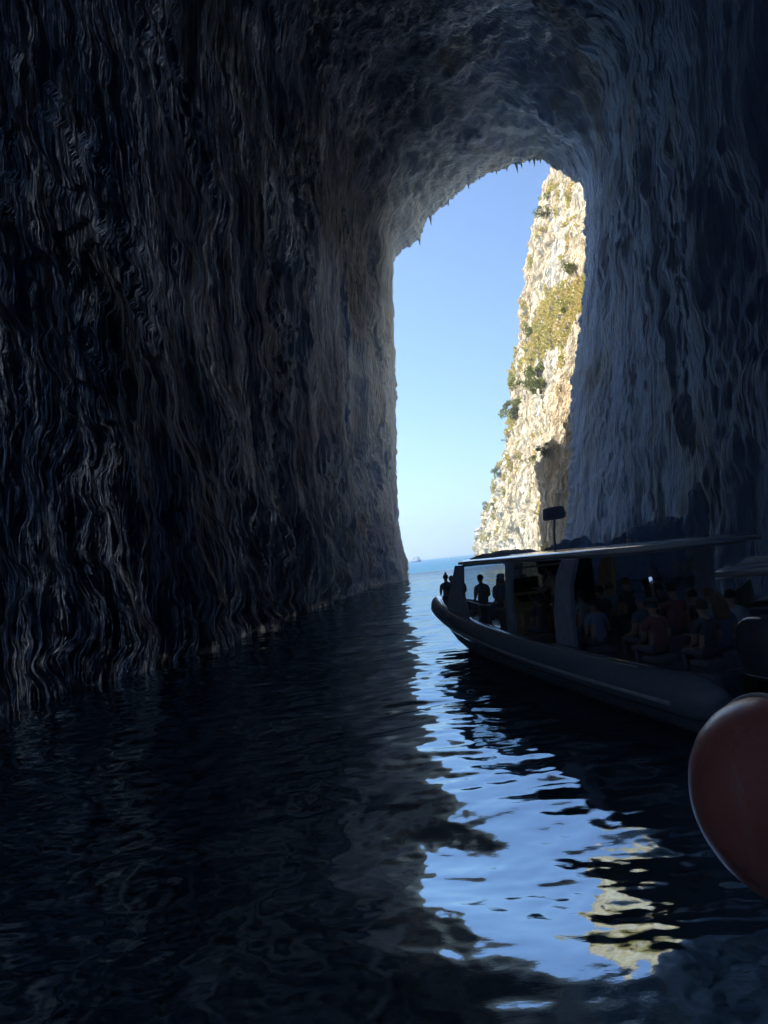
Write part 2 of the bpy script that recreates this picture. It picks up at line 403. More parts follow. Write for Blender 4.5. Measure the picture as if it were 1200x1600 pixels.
# outward normals of the base skin (pointing into the cave)
du = np.gradient(base, axis=0); dv = np.gradient(base, axis=1)
nrm = np.cross(du, dv); nrm /= np.linalg.norm(nrm, axis=2)[..., None] + 1e-9
X, Y, Z = base[..., 0], base[..., 1], base[..., 2]
ctr = np.stack([0 * X + 8 + .08 * Y, Y, 0 * Z + 22], -1)
flip = np.sign(((ctr - base) * nrm).sum(-1)); flip[flip == 0] = 1
nrm = nrm * flip[..., None]
k = np.arange(NT)[None, :] + 0 * X
leftm = 1 - sst(NL - 20, NL + 50, k); rightm = sst(NL + NA - 40, NL + NA + 20, k); ceilm = np.clip(1 - leftm - rightm, 0, 1)
tor = Yr[None, :] - Y                       # distance from the rim
rimk = sst(0, 9, tor)
# vertical drapery: folds, flutes and drip ridges, bent by a slow warp so that they wander and join
wy = Y + .9 * perlin(X * .1, Y * .13, Z * .06) + .08 * perlin(X * .3, Y * .5, Z * .16) + .03 * perlin(X, Y * 1.4, Z * 1.1)
wx = X + .7 * perlin(X * .1 + 40, Y * .13, Z * .10)
fold = fbm(wx / 8, wy / 7, Z / 34, 2)
flu = ridge(perlin(wx / 2.6, wy / 2.1, Z / 24 + 3)) * (0.5 + .5 * sst(-.3, .4, perlin(X / 9, Y / 9, Z / 9 + 7)))
flu2 = ridge(perlin(wx / .95 + 9, wy / .85, Z / 10))
drip = ridge(perlin(wx / .42 + 31, wy / .38, Z / 4.5)) * sst(-.2, .5, perlin(X / 3, Y / 3 + 11, Z / 4))
drip2 = ridge(perlin(wx / .2 + 31, wy / .17, Z / 2.6)) * sst(-.3, .4, perlin(X / 2, Y / 2 + 11, Z / 5))
rough = fbm(X / 1.6, Y / 1.6, Z / 1.2, 4)
ledge = perlin(X / 6 + 3, Y / 6, Z / 3.2)
wallm = np.clip(leftm + rightm, 0, 1)
soft = 1 - .6 * rightm
disp = wallm * (.95 * fold * rimk * soft + .14 * flu * (.3 + .7 * rimk) * soft + .06 * flu2 * soft + .05 * drip * soft + .05 * drip2 * soft + .13 * rough)
disp += wallm * .75 * np.clip(ledge, 0, 1) * rimk
# broken blocks and scars interrupt the drapery here and there
bq = fbm(X / 5 + 30, Y / 4.2, Z / 5.5, 3) * 2.6
blkw = (np.floor(bq) + sst(.78, 1.0, bq - np.floor(bq))) / 2.6
disp += wallm * (.85 - .4 * rightm) * blkw * rimk * sst(-.15, .25, perlin(X / 12 + 2, Y / 10, Z / 11))
# the foot of the wall: swollen, lumpy, undercut near the water
foot = .7 * (1 - sst(4, 15, Z)) * leftm * rimk
disp += foot * (1.0 * fbm(X / 5, Y / 4 + 5, Z / 7, 3) + .5 + .35 * fbm(X / 1.3, Y / 1.3, Z / 1.6, 3))
disp -= (1 - sst(.1, 1.1, Z)) * .15 * leftm + .45 * leftm * np.exp(-((Z - 1.1) / .45) ** 2) * sst(-.3, .3, perlin(Y / 4, X / 4, 0 * Z))
# one long hollow just inside the left edge
disp -= leftm * 2.2 * np.exp(-((tor - 22) / 9) ** 2) * sst(8, 20, Z)
# ceiling: hanging bosses and stepped arches that follow the mouth
band = np.sin((tor + 3 * perlin(X / 14, Y / 14, Z / 14)) / 5.2)
blk = np.round(fbm(X / 6 + 9, Y / 6, Z / 6, 2) * 3) / 3 + .4 * np.round(fbm(X / 2.4 + 9, Y / 2.4, Z / 2.4, 2) * 3) / 3
disp += ceilm * (1.9 * fbm(X / 11, Y / 9, Z / 11, 3) * rimk + .55 * ridge(perlin(X / 4, Y / 4, Z / 4)) * (.25 + .75 * rimk) + .30 * fbm(X / 1.5, Y / 1.5, Z / 1.5, 3) + 1.1 * band * rimk + .9 * blk * rimk)
# a bulging buttress on the right wall nearer the boats, and one pale flowstone rib
disp += rightm * .7 * (1 - sst(36, 40, Y + 1.5 * perlin(Z / 9, Y / 20, 0 * Z)))
ribc = 50 + .35 * (Z - 16) + 2.0 * perlin(0 * Z, Z / 8, 0 * Z)
disp += rightm * .55 * np.exp(-((Y - ribc) / .8) ** 2) * sst(6, 12, Z) * (1 - sst(34, 42, Z))
disp *= np.clip((wv[:, None] + .42) / .2, 0, 1)
pos = base + nrm * disp[..., None]
pos[:, 0, 2] = np.minimum(pos[:, 0, 2], -1.2); pos[:, -1, 2] = np.minimum(pos[:, -1, 2], -1.2)
# jagged rim: small broken teeth in the last columns
tth = perlin(rim[:, 0] * .9, rim[:, 1] * .2, rim[:, 2] * .9) * .35 + perlin(rim[:, 0] * 2.7, rim[:, 1] * .2, rim[:, 2] * 2.7) * .25 + np.clip(perlin(rim[:, 0] * 1.7 + 8, 0 * rim[:, 1], rim[:, 2] * .9), 0, 1) * .5
for q_ in range(1, 14):
    pos[-q_, :, :] += nrm[-q_] * (tth * (1 - (q_ - 1) / 14))[:, None]
# outside: the same rock carries on round the corner into the seaward cliff over and beside the mouth
cx, cz = 16.0, 26.0
rv = rim[:, [0, 2]] - np.array([cx, cz]); rv[:, 1] = np.where(rim[:, 2] < 26, rv[:, 1] * .08, rv[:, 1])
rv /= np.linalg.norm(rv, axis=1)[:, None]
kk = np.arange(NT); lf = 1 - sst(NL - 40, NL + 25, kk); rt = sst(NL + NA - 60, NL + NA, kk)
fl = []
rimpos = pos[-1]
for d in (.25, .7, 1.4, 2.5, 4, 6, 9, 14, 20, 28, 40):
    g = rimpos.copy()
    g[:, 0] += rv[:, 0] * d; g[:, 2] += rv[:, 1] * d
    g[:, 1] += (0.5 * math.sqrt(d)) * (1 - lf) * (1 - rt) - .30 * d * (1 - lf)
    prot = HEAD_OUT * (1 - sst(HEAD_Z0, HEAD_Z1, rim[:, 2]))
    g[:, 1] += lf * prot * sst(0, 3.0, d) - lf * max(0, d - 6) * .25
    a = fbm(g[:, 0] / 5, g[:, 1] / 5, g[:, 2] / 9, 4) * min(1, d / 4)
    g[:, 1] += a * 1.4; g[:, 0] += -np.abs(a) * lf * 1.0
    fl.append(g)
full = np.concatenate([pos, np.stack(fl)])
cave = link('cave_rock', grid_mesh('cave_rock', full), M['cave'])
tag(cave, 'dark fluted limestone walls and arched roof of the sea cave', kind='structure')
# stalactites hanging along the edge of the arch: pieces of the rock
for (x, y, z, l) in [(10.99, 115.46, 58.52, 1.08), (13.32, 114.38, 61.89, 1.29), (16.17, 112.88, 63.54, 1.06), (17.83, 111.98, 64.34, 0.63), (20.07, 110.72, 65.08, 0.83), (21.71, 109.76, 65.35, 0.62), (24.29, 108.2, 65.58, 1.02), (25.7, 107.3, 65.33, 0.71), (27.18, 106.34, 65.12, 1.4), (27.99, 105.8, 64.92, 0.7), (29.24, 104.96, 64.7, 0.59), (29.86, 104.54, 64.59, 1.38), (30.71, 103.94, 64.23, 0.78)]:
    l *= rnd.uniform(.55, 1.25)
    b = MB(); r0 = .12 + .10 * l; j = rnd.uniform(-.10, .10)
    j2 = int(np.argmin(np.linalg.norm(rimpos[:, [0, 2]] - np.array([x, z]), axis=1)))
    x, y, z = rimpos[j2]; z -= .1
    b.tube([(x, y - .1, z + .9), (x + j * .3, y - .1, z + .1), (x + j, y - .1, z - l * .45), (x + j * 1.4, y - .1, z - l)], [r0 * 1.9, r0, r0 * .55, .02], 8)
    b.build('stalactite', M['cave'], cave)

# ------------------------------------------------------------------ sunlit headland outside
def lerp_path(tab, t):
    a = np.array(tab, float); u = np.linspace(0, 1, len(a))
    return np.stack([np.interp(t, u, a[:, k]) for k in range(a.shape[1])], -1)
NCU, NCV = 640, 300
# base line (x, y) of the cliff and the skyline above it (x, y, z), from the mouth outward
yb = np.concatenate([[84, 92, 100], 100 * (600 / 100) ** np.linspace(.04, 1, 20)])
tb = np.linspace(0, 1, NCU)
ys = 92 * (612 / 92.) ** tb
bx = np.interp(ys, [84, 100, 130, 200, 300, 450, 600], [27.6, 26.6, 29.5, 39, 51, 69, 79.0])
SKY = np.array([(92, 82, 150), (140, 84, 146), (185, 68, 128), (210, 62.73, 117.2), (235, 65.35, 109.9), (270, 72.2, 94), (305, 75, 83), (340, 77, 73.2), (395, 78.5, 59), (450, 78, 46.4), (515, 78, 33), (580, 79.5, 22.2), (612, 81, 2)])
tx = np.interp(ys, SKY[:, 0], SKY[:, 1]); tz = np.interp(ys, SKY[:, 0], SKY[:, 2])
v = np.linspace(0, 1, NCV)
prof = .55 * v + .45 * v ** 2.2                  # steeper at the foot, laid back above
CX = bx[:, None] + (tx - bx)[:, None] * prof[None, :]
CY = ys[:, None] + 0 * v[None, :]
CZ = -2 + (tz + 2)[:, None] * v[None, :]
g = np.clip(ys / 150., .6, 1.9)[:, None]
s1 = fbm(CX / 22, CY / 20, CZ / 30, 3); s2 = ridge(perlin(CX / 9, CY / 7, CZ / 20)); s3 = fbm(CX / 4, CY / 3.2, CZ / 4.5, 4); s4 = ridge(perlin(CX / 2.6, CY / 2.2, CZ / 6)) + .8 * ridge(perlin(CX / 1.3 + 5, CY / 1.1, CZ / 2.2))
cell = np.round(fbm(CX / 12 + 3, CY / 10, CZ / 9, 3) * 3.5) / 3.5
pit = sst(.45, .75, perlin(CX / 8 + 4, CY / 6, CZ / 5))
edge = sst(0, .10, v)[None, :] * (1 - .6 * sst(.9, 1, v))[None, :]
D = (2.6 * s1 + 1.3 * s2 + 1.1 * s3 + .5 * s4 + 1.5 * cell - 2.6 * pit) * g * .8 * (.25 + .75 * edge) * sst(92, 112, ys)[:, None]
nx, ny, nz = -.93, 0.05, .33
CP = np.stack([CX + nx * D, CY + .25 * D, CZ + nz * D * .6], -1)
# grassy shelf that runs down across the face
backX = np.stack([tx + 60, ys + 10, tz - 20], -1)[:, None, :]
cl = link('cliff', grid_mesh('cliff', np.concatenate([CP, backX], 1)), M['cliff'])
tag(cl, 'sunlit cream limestone cliff of the headland outside the cave mouth', kind='structure')

def cliff_at(y, vv):
    i = int(np.argmin(np.abs(ys - y))); j = int(round(vv * (NCV - 1))); return Vector(CP[i, j])
# dry grass on the ledges: one uncountable growth
gx, gy = [], []
co = []; qd = []
def in_grass(y, z, n):
    e = z / y
    # long shelf across the middle, patches under the skyline, a strip by the arch
    a = math.exp(-((e - (.40 - .0011 * (y - 120))) / .050) ** 2) * (1 - sst(165, 215, y)) * (y > 105)
    c = .5 * math.exp(-((e - .25) / .045) ** 2) * (200 < y < 380)
    f = .7 * math.exp(-((e - .47) / .05) ** 2) * (y < 122)
    return a + c + f > .40 + n * .7
nb = 0
PN = fbm(CX / 7, CY / 7, CZ / 7, 3)
for _ in range(420000):
    i = rnd.randrange(8, NCU - 2); j = rnd.randrange(4, NCV - 4)
    p = CP[i, j]
    if not in_grass(p[1], p[2], PN[i, j]): continue
    for q in range(2):
        s = rnd.uniform(.25, .6) * (p[1] / 150)
        a = rnd.uniform(0, 6.28); t = Vector((math.cos(a), math.sin(a), 0)) * s * .5
        h = Vector((rnd.uniform(-.9, .1), rnd.uniform(-.4, .4), rnd.uniform(.3, 1.0))) * s
        o = Vector(p) + Vector((rnd.uniform(-.3, .1), rnd.uniform(-.5, .5), rnd.uniform(-.3, .3))) * (p[1] / 150)
        n0 = len(co); co += [o - t, o + t, o + t * .4 + h, o - t * .4 + h]; qd.append((n0, n0 + 1, n0 + 2, n0 + 3)); nb += 1
    if nb > 110000: break
gr = link('ledge_grass', quads_mesh('ledge_grass', np.array([tuple(c) for c in co]), np.array(qd)), M['grass'])
tag(gr, 'yellow green dry grass growing over the cliff ledges', 'grass', kind='stuff')
# shrubs clinging to the cliff
def shrub_mesh(seed, n=1500):
    r = random.Random(seed); co = []; q = []
    lob = [(Vector((r.gauss(0, .34), r.gauss(0, .42), r.uniform(-.15, .75) * r.uniform(.5, 1))), r.uniform(.10, .36)) for _ in range(16)]
    for _ in range(n):
        c, rad = r.choice(lob)
        d = Vector((r.gauss(0, 1), r.gauss(0, 1), r.gauss(0, 1))).normalized() * rad * r.uniform(.55, 1.08)
        p = c + d
        s = r.uniform(.035, .085) * (1.6 if r.random() < .08 else 1); a = Vector((r.gauss(0, 1), r.gauss(0, 1), r.gauss(0, 1))).normalized(); b = a.orthogonal().normalized()
        k = len(co); co += [p - a * s, p + b * s * .5, p + a * s, p - b * s * .5]; q.append((k, k + 1, k + 2, k + 3))
    return quads_mesh('foliage', np.array([tuple(c) for c in co]), np.array(q))
shr = [shrub_mesh(s) for s in (1, 2, 3, 4)]
stem_me = MB().tube([(0, 0, -.35), (.02, .03, .15), (-.05, 0, .5)], [.09, .06, .03], 6)
_st = stem_me.build('stem', M['bark']); stem_mesh = _st.data; bpy.data.objects.remove(_st)
for me in shr: me.materials.append(M['leaf'])
SHRUBS = [   # (column, row) of the cliff skin, size, label
 (430, 158, 6.0, 'shrub on the sloping skyline, halfway down the bare lower cliff'),
 (394, 176, 5.0, 'dark shrub on the skyline directly under the big jutting one'),
 (513, 171, 7.0, 'low shrub at the seaward tip of the headland, upper of two'),
 (514, 80, 4.0, 'small shrub nearest the sea at the foot of the headland tip'),
 (267, 112, 6.0, 'big dark shrub jutting out of the skyline at mid height'),
 (267, 133, 4.6, 'round bush just above the big jutting shrub on the skyline'),
 (256, 162, 3.6, 'shrub on the skyline at the left end of the grassy shelf'),
 (256, 247, 4.0, 'shrub high on the skyline near the top of the arch'),
 (258, 261, 2.6, 'smallest shrub, topmost on the cliff under the arch'),
 (204, 106, 4.0, 'bush at the lower left corner of the grassy shelf'),
 (185, 90, 4.4, 'bushy shrub hanging just below the grassy shelf'),
 (231, 112, 3.4, 'shrub between the jutting skyline shrub and the one below the shelf'),
 (114, 45, 3.4, 'shrub on the edge of the cave shadow, larger of the pair'),
 (138, 46, 2.6, 'small shrub left of the one on the shadow edge'),
 (134, 123, 2.4, 'shrub beside the right rim of the arch above the grassy shelf'),
 (150, 112, 3.4, 'dark bush in the middle of the grassy shelf')]

# ------------------------------------------------------------------ shrubs on the cliff
def place_shrub(p, size, label, k):
    r = empty('shrub', p, rnd.uniform(0, 6.28)); r.scale = (size * .8, size * rnd.uniform(.8, 1.3), size * rnd.uniform(.55, .95))
    f = bpy.data.objects.new('foliage', shr[k % 4]); COL.objects.link(f); f.parent = r
    s = bpy.data.objects.new('stem', stem_mesh); COL.objects.link(s); s.parent = r
    tag(r, label, 'shrub', 'shrubs clinging to the sunlit cliff')
for n_, (i, j, size, label) in enumerate(SHRUBS):
    place_shrub(Vector(CP[i, j]) + Vector((-.25, -.1, -.1)) * size * .5, size, label, n_)
# ------------------------------------------------------------------ headland left of the mouth (its shadow falls on the cliff opposite)
hp = np.array([(-3, 112), (-.5, 117), (0.2, 121), (-.1, 128), (0.2, 142), (0.2, 154), (-.3, 163), (-5, 168), (-40, 164), (-90, 150)], float)
pp = resample(np.c_[hp, np.zeros(len(hp))], 220)
htop = np.interp(np.linspace(0, 1, 220), [0, .06, .13, .22, .30, .36, .5, 1], HEAD_TOP)
vv = np.linspace(0, 1, 120)
HX = pp[:, 0][:, None] - 5.0 * vv[None] ** 2; HY = pp[:, 1][:, None] + 0 * vv[None]; HZ = -2 + (htop[:, None] + 2) * vv[None]
nn = np.gradient(pp[:, :2], axis=0); nn = np.stack([nn[:, 1], -nn[:, 0]], 1); nn /= np.linalg.norm(nn, axis=1)[:, None]
dd = (1.6 * fbm(HX / 8, HY / 8, HZ / 12, 4) + .8 * ridge(perlin(HX / 3, HY / 3, HZ / 9)) - 1.2)
HP = np.stack([HX + np.abs(nn[:, 0])[:, None] * dd, HY + nn[:, 1][:, None] * 0 + .6 * dd, HZ + .8 * dd * vv[None]], -1)
HP = np.concatenate([HP, np.stack([pp[:, 0] - 60, np.minimum(pp[:, 1], 125) - 10, htop + 6], -1)[:, None, :]], 1)
tag(link('headland', grid_mesh('headland', HP), M['cliff']), 'limestone headland to the left of the cave mouth', kind='structure')
# ------------------------------------------------------------------ boulders along the foot of the right wall
def boulder(loc, size, seed, label):
    b = bmesh.new(); bmesh.ops.create_icosphere(b, subdivisions=5, radius=1)
    c = np.array([tuple(v.co) for v in b.verts]); o = seed * 7.3
    cell = np.round((c + .35 * np.stack([perlin(c[:, 0] * 1.5 + o + q, c[:, 1] * 1.5, c[:, 2] * 1.5) for q in (0, 20, 40)], 1)) * 2.1) / 2.1
    d = .78 * c + .22 * cell
    r = 1 + .30 * fbm(c[:, 0] * 1.3 + o, c[:, 1] * 1.3, c[:, 2] * 1.3, 4) + .10 * ridge(perlin(c[:, 0] * 4 + o, c[:, 1] * 4, c[:, 2] * 3))
    d = d * r[:, None] * np.array(size)
    for v, q in zip(b.verts, d): v.co = q
    for f in b.faces: f.smooth = True
    me = bpy.data.meshes.new('boulder'); b.to_mesh(me); b.free()
    o_ = link('boulder', me, M['boulder']); o_.location = loc; o_.rotation_euler = (0, 0, seed)
    tag(o_, label, 'boulder', 'boulders at the foot of the cave wall')
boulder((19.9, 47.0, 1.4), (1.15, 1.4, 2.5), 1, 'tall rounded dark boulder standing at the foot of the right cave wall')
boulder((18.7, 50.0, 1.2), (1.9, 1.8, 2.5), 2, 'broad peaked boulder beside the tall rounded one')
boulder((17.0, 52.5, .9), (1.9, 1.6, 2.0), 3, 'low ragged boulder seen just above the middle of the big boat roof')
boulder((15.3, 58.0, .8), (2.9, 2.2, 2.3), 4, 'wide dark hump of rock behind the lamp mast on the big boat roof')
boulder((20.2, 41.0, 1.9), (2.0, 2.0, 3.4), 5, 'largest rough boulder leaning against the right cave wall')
# ------------------------------------------------------------------ people
def skin_body(name, V_, E_, mats, groups):
    """one continuous skinned figure: V_ {key:(co, radius)}, E_ pairs; faces take the material of their nearest bone"""
    keys = list(V_); idx = {k: i for i, k in enumerate(keys)}
    me = bpy.data.meshes.new(name); me.from_pydata([V_[k][0] for k in keys], [(idx[a], idx[b]) for a, b in E_], [])
    o = bpy.data.objects.new(name, me); COL.objects.link(o)
    md = o.modifiers.new('skin', 'SKIN'); md.use_smooth_shade = True
    sv = me.skin_vertices[0].data
    for k in keys:
        r = V_[k][1]; sv[idx[k]].radius = r if isinstance(r, tuple) else (r, r); sv[idx[k]].use_root = (k == 'pel')
    sb = o.modifiers.new('sub', 'SUBSURF'); sb.levels = 2; sb.render_levels = 2
    dg = bpy.context.evaluated_depsgraph_get(); dg.update()
    out = bpy.data.meshes.new_from_object(o.evaluated_get(dg)); out.name = name
    bpy.data.objects.remove(o)
    out.materials.clear()
    for m in mats: out.materials.append(m)
    segs = [(Vector(V_[a][0]), Vector(V_[b][0]), groups.get((a, b), groups.get(b, 0))) for a, b in E_]
    for p in out.polygons:
        c = p.center; best = (9, 0)
        for a, b, g in segs:
            ab = b - a; t = max(0, min(1, (c - a).dot(ab) / ab.length_squared)); d = (c - a - ab * t).length
            if d < best[0]: best = (d, g)
        p.material_index = best[1]; p.use_smooth = True
    return out
SHIRT, TROU, SKIN, SHOE = 0, 1, 2, 3
def figure(pose):
    V_, E_, G = {}, [], {}
    def j(k, co, r, par=None, g=0):
        V_[k] = (co, r)
        if par: E_.append((par, k)); G[k] = g
    stand = pose in ('stand',)
    ln = .10 if stand else (.05 if pose == 'lean' else 0.0)
    j('pel', (0, 0, 0), (.165, .125)); j('sp', (0, -.02 + ln * .3, .2), (.16, .12), 'pel'); j('ch', (0, -.01 + ln * .7, .37), (.19, .125), 'sp')
    j('nk0', (0, .0 + ln, .49), (.10, .08), 'ch'); j('nk', (0, .015 + ln * 1.1, .56), .052, 'nk0', SKIN)
    j('h0', (0, .03 + ln * 1.2, .63), (.062, .075), 'nk', SKIN); j('h1', (0, .025 + ln * 1.2, .71), (.076, .094), 'h0', SKIN); j('h2', (0, .015 + ln * 1.2, .79), (.06, .07), 'h1', SKIN)
    j('nose', (0, .122 + ln * 1.2, .695), .016, 'h1', SKIN)
    for s, n in ((1, 'r'), (-1, 'l')):
        j('ear' + n, (s * .088, .01 + ln * 1.2, .70), .018, 'h1', SKIN)
        j('sh' + n, (s * .195, -.01 + ln, .445), .075, 'nk0')
        if pose == 'phone' and s < 0: el, wr, pm, dr = (-.30, .12, .42), (-.25, .22, .70), (-.24, .23, .79), Vector((.1, .25, .95))
        elif stand: el, wr, pm, dr = (s * .27, .14, .22), (s * .18, .38, .26), (s * .16, .46, .28), Vector((-s * .2, .95, .1))
        elif pose == 'knee': el, wr, pm, dr = (s * .24, .02, .20), (s * .15, .26, .14), (s * .14, .34, .12), Vector((-s * .2, .9, -.3))
        else: el, wr, pm, dr = (s * .235, .0, .19), (s * .15, .2, .09), (s * .13, .28, .09), Vector((-s * .25, .9, -.2))
        up = Vector(V_['sh' + n][0]); mid = (up + Vector(el)) / 2
        j('ua' + n, tuple(mid), .062, 'sh' + n); j('el' + n, el, .05, 'ua' + n, SKIN); j('wr' + n, wr, .028, 'el' + n, SKIN); j('pm' + n, pm, (.036, .02), 'wr' + n, SKIN)
        d = dr.normalized(); side = d.cross(Vector((0, 0, 1)) if abs(d.z) < .8 else Vector((0, 1, 0))).normalized()
        curl = side.cross(d).normalized() * (1 if d.cross(side).z > 0 else 1)
        for f in range(4):
            off = side * ((f - 1.5) * .021); L = (.062, .072, .068, .052)[f]
            a = Vector(pm) + off + d * .045; b = a + d * L * .55 - curl * .006; c = b + d * L * .4 - curl * .022
            j('f%d%s' % (f, n), tuple(a), .0095, 'pm' + n, SKIN); j('g%d%s' % (f, n), tuple(b), .0088, 'f%d%s' % (f, n), SKIN); j('k%d%s' % (f, n), tuple(c), .0075, 'g%d%s' % (f, n), SKIN)
        a = Vector(pm) - side * s * .038 + d * .005; b = a - side * s * .02 + d * .035
        j('t0' + n, tuple(a), .011, 'pm' + n, SKIN); j('t1' + n, tuple(b), .009, 't0' + n, SKIN)
        if stand:
            hip, kn, an, to = (s * .10, 0, -.05), (s * .11, .03, -.44), (s * .12, -.01, -.82), (s * .13, .14, -.87)
        elif pose == 'knee':
            hip, kn, an, to = (s * .10, .02, -.03), (s * .16, .30, -.10), (s * .15, .22, -.40), (s * .16, .36, -.44)
        else:
            hip, kn, an, to = (s * .10, .03, -.02), (s * .13, .43, .0), (s * .13, .41, -.40), (s * .14, .56, -.44)
        j('hp' + n, hip, .088, 'pel', TROU); j('kn' + n, kn, .062, 'hp' + n, TROU); j('an' + n, an, .042, 'kn' + n, TROU); j('to' + n, to, (.042, .035), 'an' + n, SHOE)
    G[('pel', 'hpr')] = TROU; G[('pel', 'hpl')] = TROU
    return skin_body('person_body', V_, E_, [M['shirt_navy'], M['trousers'], M['skin'], M['shoe']], G), ln
BODY = {p: figure(p) for p in ('sit', 'phone', 'stand', 'knee', 'lean')}
def hair_mesh(kind):
    b = MB(); q = bmesh.ops.create_uvsphere(b.b, u_segments=20, v_segments=14, radius=1)
    vs = q['verts']
    for v in vs:
        n = 1 + .05 * math.sin(v.co.x * 9 + v.co.z * 7) * math.cos(v.co.y * 8)
        v.co = Vector((v.co.x * .100, v.co.y * .116, v.co.z * .108)) * n
    kill = [v for v in vs if (v.co.y > .03 and v.co.z < .045) or v.co.z < -.055 or (v.co.y > .075 and v.co.z < .06)]
    bmesh.ops.delete(b.b, geom=kill, context='VERTS')
    for f in b.b.faces: f.smooth = True
    if kind == 'long':
        rings = []
        for i in range(9):
            t = i / 8; z = .02 - .34 * t; w = .098 + .045 * math.sin(t * 2.6); y0 = -.055 - .05 * t
            rings.append([(w * math.cos(a) * (1 + .05 * math.sin(5 * a + 4 * t)), y0 + .05 * math.sin(a), z) for a in [2 * math.pi * k / 14 for k in range(14)]])
        b.loft(rings)
    if kind == 'bun': b.ball((0, -.03, .135), (.045, .045, .042)); b.ball((.012, -.03, .115), (.035, .035, .03))
    if kind == 'cap':
        b.loft([[(.112 * math.cos(a), .125 * math.sin(a), .045) for a in [2 * math.pi * k / 20 for k in range(20)]], [(.108 * math.cos(a), .12 * math.sin(a), .085) for a in [2 * math.pi * k / 20 for k in range(20)]], [(.07 * math.cos(a), .08 * math.sin(a), .122) for a in [2 * math.pi * k / 20 for k in range(20)]]])
        b.prism([(-.08, .09), (.08, .09), (.065, .19), (0, .21), (-.065, .19)], .042, .052, axis='z')
    o = b.build('hair', M['hair_dark']); me = o.data; bpy.data.objects.remove(o); return me
HAIR = {k: hair_mesh(k) for k in ('short', 'long', 'bun', 'cap')}
def eyes_mesh():
    b = MB(); b.ball((0, 0, 0), .011, 8)
    o = b.build('eye', M['eye']); me = o.data; bpy.data.objects.remove(o); return me
def mouth_mesh():
    b = MB(); b.ball((0, .093, -.07), (.024, .008, .006), 8)
    o = b.build('mouth', M['shirt_maroon']); me = o.data; bpy.data.objects.remove(o); return me
EYES, MOUTH = eyes_mesh(), mouth_mesh()
def person(loc, rz, pose, shirt, hair, label, hm='hair_dark', scale=1.0, shades=False):
    me, ln = BODY[pose]
    o = bpy.data.objects.new('person', me); COL.objects.link(o); o.location = loc; o.rotation_euler = (0, 0, rz); o.scale = (scale,) * 3
    o.material_slots[0].link = 'OBJECT'; o.material_slots[0].material = M[shirt]
    tag(o, label, 'person', 'passengers on the big inflatable boat')
    hc = (0, .02 + ln * 1.2, .73); ex = None
    for nm, m_, mat in (('cap' if hair == 'cap' else 'hair', HAIR[hair], hm), ('eye', EYES, None), ('eye', EYES, None), ('mouth', MOUTH, None)):
        h = bpy.data.objects.new(nm, m_); COL.objects.link(h); h.parent = o; h.location = hc
        if nm == 'eye': ex = -.03 if ex is None else .03; h.location = (ex, hc[1] + .092, hc[2])
        if mat: h.material_slots[0].link = 'OBJECT'; h.material_slots[0].material = M[mat]
    if shades:
        b = MB(); b.box((-.04, .06, .085), (.06, .02, .035), bev=.006); b.box((.04, .06, .085), (.06, .02, .035), bev=.006); b.tube([(-.1, -.02, .07), (-.085, .06, .09), (.085, .06, .09), (.1, -.02, .07)], .006, 6)
        b.build('sunglasses', M['black'], o).location = hc
    return o
# ------------------------------------------------------------------ the big inflatable passenger boat
BO, BRZ, BL = Vector((5.57, 9.95, 0)), math.asin(.235), 16.3
def bw(s, u, z=0.0):      # boat (starboard, forward, up) -> world
    c, q = math.cos(BRZ), math.sin(BRZ)
    return Vector((BO.x + s * c - u * q, BO.y + s * q + u * c, z))
hb = lambda u: 1.72 * max(0, 1 - (max(u, 0) / BL) ** 2) ** .78
zc = lambda u: .76 + .52 * (max(u, 0) / BL) ** 2.4
boat = empty('passenger_boat', BO, BRZ)
tag(boat, 'large inflatable passenger boat with white roof, crowded and heading for the cave mouth', 'boat')
us = [-.75, -.6, -.3, 0, 1, 2, 3, 4, 5, 6, 7, 8, 9, 10, 11, 12, 13, 13.8, 14.6, 15.2, 15.7, 16.05, 16.22]
port = [(-hb(u), u, zc(u)) for u in us]
path = port + [(0, BL + .02, zc(BL))] + [(-x, y, z) for x, y, z in port[::-1]]
rad = [.10, .2, .29] + [.31] * (len(us) - 3)
MB().tube(path, rad + [.31] + rad[::-1], 20).build('tube', M['tube'], boat)
for s in (-1, 1):
    MB().tube([(s * (hb(u) + .30), u, zc(u) - .06) for u in us[3:]], [.035] * (len(us) - 3), 8).build('rub_strake', M['strake'], boat)
    MB().tube([(s * (hb(u) + .12), u, zc(u) + .285) for u in us[4:12]], [.014] * 8, 6).build('grab_line', M['strake'], boat)
rings = []
for u in [-.2, 1, 3, 5, 7, 9, 11, 12.5, 13.8, 14.8, 15.5, 16.0]:
    h = max(hb(u) - .1, .05); t = max(0, (u - 11) / 5.0); k = -.45 + 1.35 * t ** 1.7; ch = .22 + .75 * t ** 1.6; top = zc(u) - .08
    ch = min(ch, top - .05); k = min(k, ch - .02)
    rings.append([(-h, u, top), (-h * .96, u, ch), (-h * .5, u, (k + ch) / 2 - .05), (0, u, k), (h * .5, u, (k + ch) / 2 - .05), (h * .96, u, ch), (h, u, top)])
MB().loft(rings, smooth=True).build('hull', M['hull'], boat)
b = MB(); du_ = [-.2, 2, 4, 6, 8, 10, 12, 13.2]
b.prism([(-(hb(u) - .12), u) for u in du_] + [(hb(u) - .12, u) for u in du_[::-1]], .66, .72, axis='z'); b.build('deck', M['deck'], boat)
b = MB(); du_ = [13.2, 14, 14.8, 15.4, 15.9]
b.prism([(-(hb(u) - .05), u) for u in du_] + [(hb(u) - .05, u) for u in du_[::-1]], .72, 1.12, axis='z'); b.build('bow_deck', M['deck'], boat)
